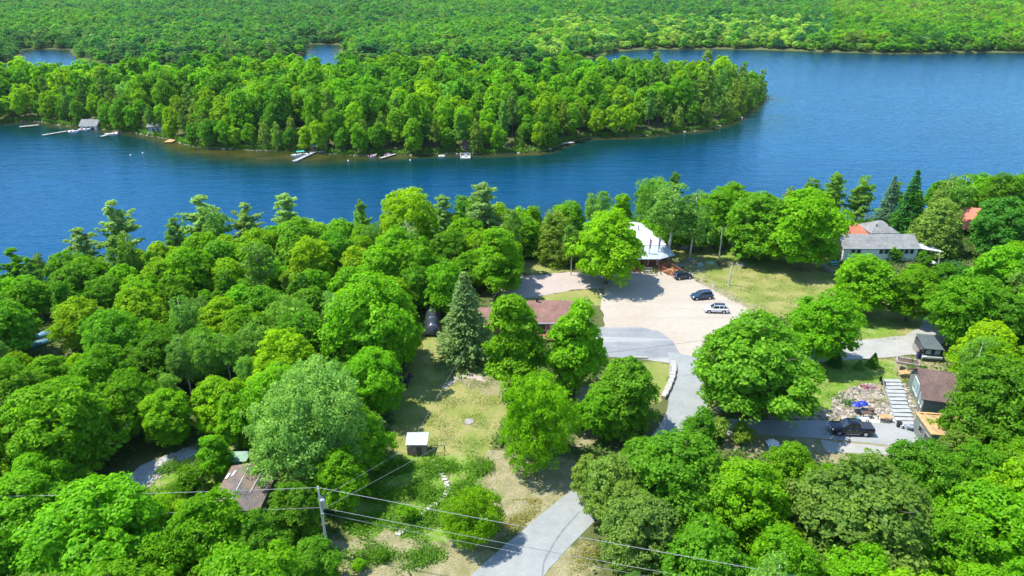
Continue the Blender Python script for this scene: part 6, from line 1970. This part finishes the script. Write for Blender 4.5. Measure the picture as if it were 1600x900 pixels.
e = empty('orange_gate', a, .5, 'short weathered orange wooden gate by the hatchback', 'gate')
for i in range(5):
    mb = MB(); mb.box((i * .25, 0, .55), (.16, .05, 1.1)); mb.build('picket', M_WOOD, e)
for z in (.3, .85):
    mb = MB(); mb.box((.5, .05, z), (1.2, .04, .1)); mb.build('rail', M_WOOD, e)
p = at(733, 659, 0)
mb = MB(); mb.tube([(p.x, p.y, 0), (p.x, p.y, .10), (p.x, p.y, .16)], [.75, .7, .2], 14); props(mb.build('well_cover', M_GWOOD), 'round grey cover lying in the middle of the lawn', 'cover')
# bare ledge on the lawn
r6 = random.Random(6); mb = MB()
for i in range(34):
    s_ = i / 33
    px, py = 695 + 62 * s_, 604 - 16 * math.sin(s_ * 2.6) + r6.uniform(-2, 2)
    q = at(px, py, 0); mb.rock((q.x, q.y, 0), r6.uniform(.25, .6), r6, .25)
props(mb.build('rock_ledge', M_STONE), 'low pale rock ledge breaking through the upper lawn', kind='stuff')
# dead grey tree in the left wood
p = at(640, 390, 6); z = ground_z(p.x, p.y)
e = empty('dead_tree', (p.x, p.y, z), 0, 'bare grey dead tree sticking out of the wood', 'tree')
mb = MB(); mb.tube([(0, 0, -.3), (.1, 0, 4), (0, .1, 8), (.2, 0, 11)], [.24, .2, .13, .03], 7); mb.build('trunk', M_DEAD, e)
for i in range(34):
    a_ = r6.random() * 6.28; zz = r6.uniform(4.5, 10); L = r6.uniform(1.4, 3.6)
    d_ = Vector((math.cos(a_), math.sin(a_), r6.uniform(.7, 1.5))).normalized()
    s0 = Vector((0.05, 0, zz)); s1 = s0 + d_ * L * .5 + Vector((r6.uniform(-.2, .2), 0, 0)); s2 = s0 + d_ * L + Vector((0, 0, .5))
    mb = MB(); mb.tube([s0, s1, s2], [.07, .045, .015], 4)
    for q in range(3):
        mb.tube([s1, s1 + Vector((r6.uniform(-1, 1), r6.uniform(-1, 1), r6.uniform(.4, 1.3)))], [.03, .012], 4)
    mb.build('branch', M_DEAD, e)

# ---------------------------------------------------------------- ground cover
def cover(name, label, polys, n, h, leaf, colr, seed, world=None):
    r = rs(seed)
    P = []
    for poly, k in zip(polys, n):
        W = G(poly) if not world else poly
        xs, ys = np.array([p[0] for p in W]), np.array([p[1] for p in W])
        q = np.stack([r.uniform(xs.min(), xs.max(), k * 3), r.uniform(ys.min(), ys.max(), k * 3)], 1)
        wv = np.sin(q[:, 0] * 1.1 + np.sin(q[:, 1] * .9) * 1.5) + np.sin(q[:, 1] * 1.3 + 1) + 0.9 * r.normal(size=len(q))
        sd_ = np.where(sdist(q, rp) > -.4, -9, sdist(q, W))
        q = q[(sd_ > -1.5) & (wv > 1.6 - 1.5 * np.clip((sd_ + 1.5) / 4.5, 0, 1))][:k]
        P.append(q)
    P = np.concatenate(P)
    Z = height(P)
    P3 = np.concatenate([P, (Z + r.rand(len(P)) ** 1.6 * h)[:, None]], 1)
    me = leaves(name, P3, r.normal(size=(len(P3), 3)) * .7 + np.array([0, 0, 1.0]), np.full(len(P3), leaf), .45, r, M_LEAF)
    o = link(name, me); o.color = (*colr, 1)
    return props(o, label, kind='stuff')
cover('weeds', 'knee-high green weeds on the rough patch and beside the track', WEED + [[(500, 850), (620, 840), (700, 860), (640, 900), (500, 900)]], [26000, 16000, 6000], .65, .13, (.13, .30, .02), 41)
cover('meadow_grass', 'tufts of greener grass at the lawn edges', [LAWNS[0], LAWNS[1], LAWNS[2], LAWNS[3]], [14000, 22000, 5000, 8000], .16, .09, (.17, .27, .05), 42)
cover('roadside_grass', 'dry grass tufts on the verges of the lane', [[(780, 780), (870, 780), (890, 800), (800, 850), (750, 850)], [(900, 830), (960, 800), (980, 900), (890, 900)], [(1095, 560), (1115, 570), (1130, 650), (1100, 650)]], [5000, 3500, 2500], .3, .10, (.33, .33, .10), 43)
wpoly = []
under = []
r5 = rs(44)
q = np.stack([r5.uniform(-150, 190, 60000), r5.uniform(42, 190, 60000)], 1)
dn_ = sdist(q, NEAR)
lawn_ = np.max([sdist(q, G(p)) for p in LAWNS + DIRT[:10] + WEED + [[(925, 425), (1185, 440), (1185, 560), (1110, 660), (1030, 660), (940, 560)], [(760, 420), (960, 420), (960, 480), (760, 480)]]], axis=0)
road_ = np.max([sdist(q, p_) for p_ in (rp, dv, fp)], axis=0)
q = q[(dn_ > 1) & (lawn_ < -.5) & (road_ < -1)]
Z = height(q)
idx = np.repeat(np.arange(len(q)), 4)
P3 = np.concatenate([q[idx] + r5.normal(size=(len(idx), 2)) * .45, (Z[idx] + r5.rand(len(idx)) * .8)[:, None]], 1)
me = leaves('undergrowth', P3, r5.normal(size=(len(P3), 3)) * .6 + np.array([0, 0, 1.0]), np.full(len(P3), .26), .6, r5, M_LEAF)
o = link('undergrowth', me); o.color = (.06, .17, .015, 1)
props(o, 'low leafy undergrowth between the trunks of the near woods', kind='stuff')
bp = np.array(wob([tuple(i[:2]) for i in ISLE[:175]], .8, .3, 14, False))
bp = np.repeat(bp, 60, 0)
bp = bp + r5.normal(size=(len(bp), 2)) * 1.4
s_ = sdist(bp, ISLE)
bp = bp[(s_ > 0.3) & (s_ < 5)]
P3 = np.concatenate([bp, (height(bp) + r5.rand(len(bp)) ** 1.3 * 1.7)[:, None]], 1)
me = leaves('bank_foliage', P3, r5.normal(size=(len(P3), 3)) * .8 + np.array([0, -.2, 1.0]), np.full(len(P3), .34), .6, r5, M_LEAF)
o = link('bank_foliage', me); o.color = (.12, .28, .02, 1)
props(o, 'low green bushes and grass along the island bank', kind='stuff')

mb = MB(); mb.box((0, 1400, 24.5), (9000, 3700, 61))
props(mb.build('haze', HAZE), 'thin summer haze over the lake and forests', kind='stuff')

# ---------------------------------------------------------------- labels of the unnamed trees
MARKS = [((405, 755), 'the mossy cabin'), ((650, 693), 'the small metal-roofed shed'), ((500, 800), 'the transformer pole'), ((727, 500), 'the grey-green spruce'),
         ((250, 735), 'the woodland track'), ((318, 560), 'the aspen row'), ((640, 385), 'the bare dead tree'), ((182, 350), 'the lone layered pine'),
         ((75, 530), 'the beached boats'), ((1010, 380), 'the white-roofed hall'), ((1080, 375), 'the rail fence'), ((1380, 385), 'the white house'),
         ((1500, 350), 'the orange-roofed cottage'), ((1455, 545), 'the glazed hut'), ((1455, 610), 'the brown-roofed house'), ((1328, 668), 'the black pickup'),
         ((1340, 790), 'the huge brownish maple'), ((1050, 735), 'the maple below the lane bend'), ((1290, 505), 'the round lawn maple'), ((490, 655), 'the feathery pale tree'), ((92, 655), 'the large left maple'), ((318, 340), 'the two-headed pine'), ((755, 320), 'the tallest pine'), ((150, 835), 'the huge lower left maple'), ((1560, 820), 'the lower right corner maple'), ((565, 500), 'the big lawn-edge maple')]
IMARKS = [((480, 240), 'the long dock'), ((268, 218), 'the orange dock'), ((137, 195), 'the pale island cottage'), ((727, 245), 'the railed floating platform'),
          ((605, 242), 'the narrow grey dock'), ((888, 222), 'the slab dock'), ((1190, 150), 'the island point'), ((245, 195), 'the blue-grey cottage'), ((1050, 208), 'the pine shore'), ((20, 195), 'the extreme left dock'), ((380, 235), 'the olive shallows')]
ONES = 'first second third fourth fifth sixth seventh eighth ninth tenth eleventh twelfth thirteenth fourteenth fifteenth sixteenth seventeenth eighteenth nineteenth'.split()
TENS = {2: 'twent', 3: 'thirt', 4: 'fort', 5: 'fift', 6: 'sixt', 7: 'sevent'}
def ordinal(i):
    if i < 20: return ONES[i - 1]
    a, b = divmod(i, 10)
    return TENS[a] + 'ieth' if b == 0 else TENS[a] + 'y-' + ONES[b - 1]
buck = {}
for e, kind, tone, pos, R in auto_labels:
    qx, qy = proj(pos)
    isl = pos.y > 200
    best = min((IMARKS if isl else MARKS), key=lambda m_: (m_[0][0] - qx) ** 2 + ((m_[0][1] - qy) * 1.3) ** 2)
    dx, dy = qx - best[0][0], qy - best[0][1]
    side = ('left of' if dx < 0 else 'right of') if abs(dx) > abs(dy) * 1.1 else ('above' if dy < 0 else 'below')
    kn = KNAME[kind][1] if e.name.split('.')[0] != 'young_tree' else 'young ' + KNAME[kind][1]
    buck.setdefault((tone, kn, side, best[1], isl), []).append((dx * dx + dy * dy, e))
for (tone, kn, side, mk, isl), lst in buck.items():
    lst.sort(key=lambda i: i[0])
    wh = ' on the island' if isl and 'island' not in mk else ''
    for i, (_, e) in enumerate(lst):
        nth = '' if len(lst) == 1 else (', nearest such' if i == 0 else ', %s nearest such' % ordinal(i + 1))
        e['label'] = f'{tone} {kn}{wh} {side} {mk}{nth}'
        e['group'] = 'trees of the island shore' if isl else 'trees of the near woods'
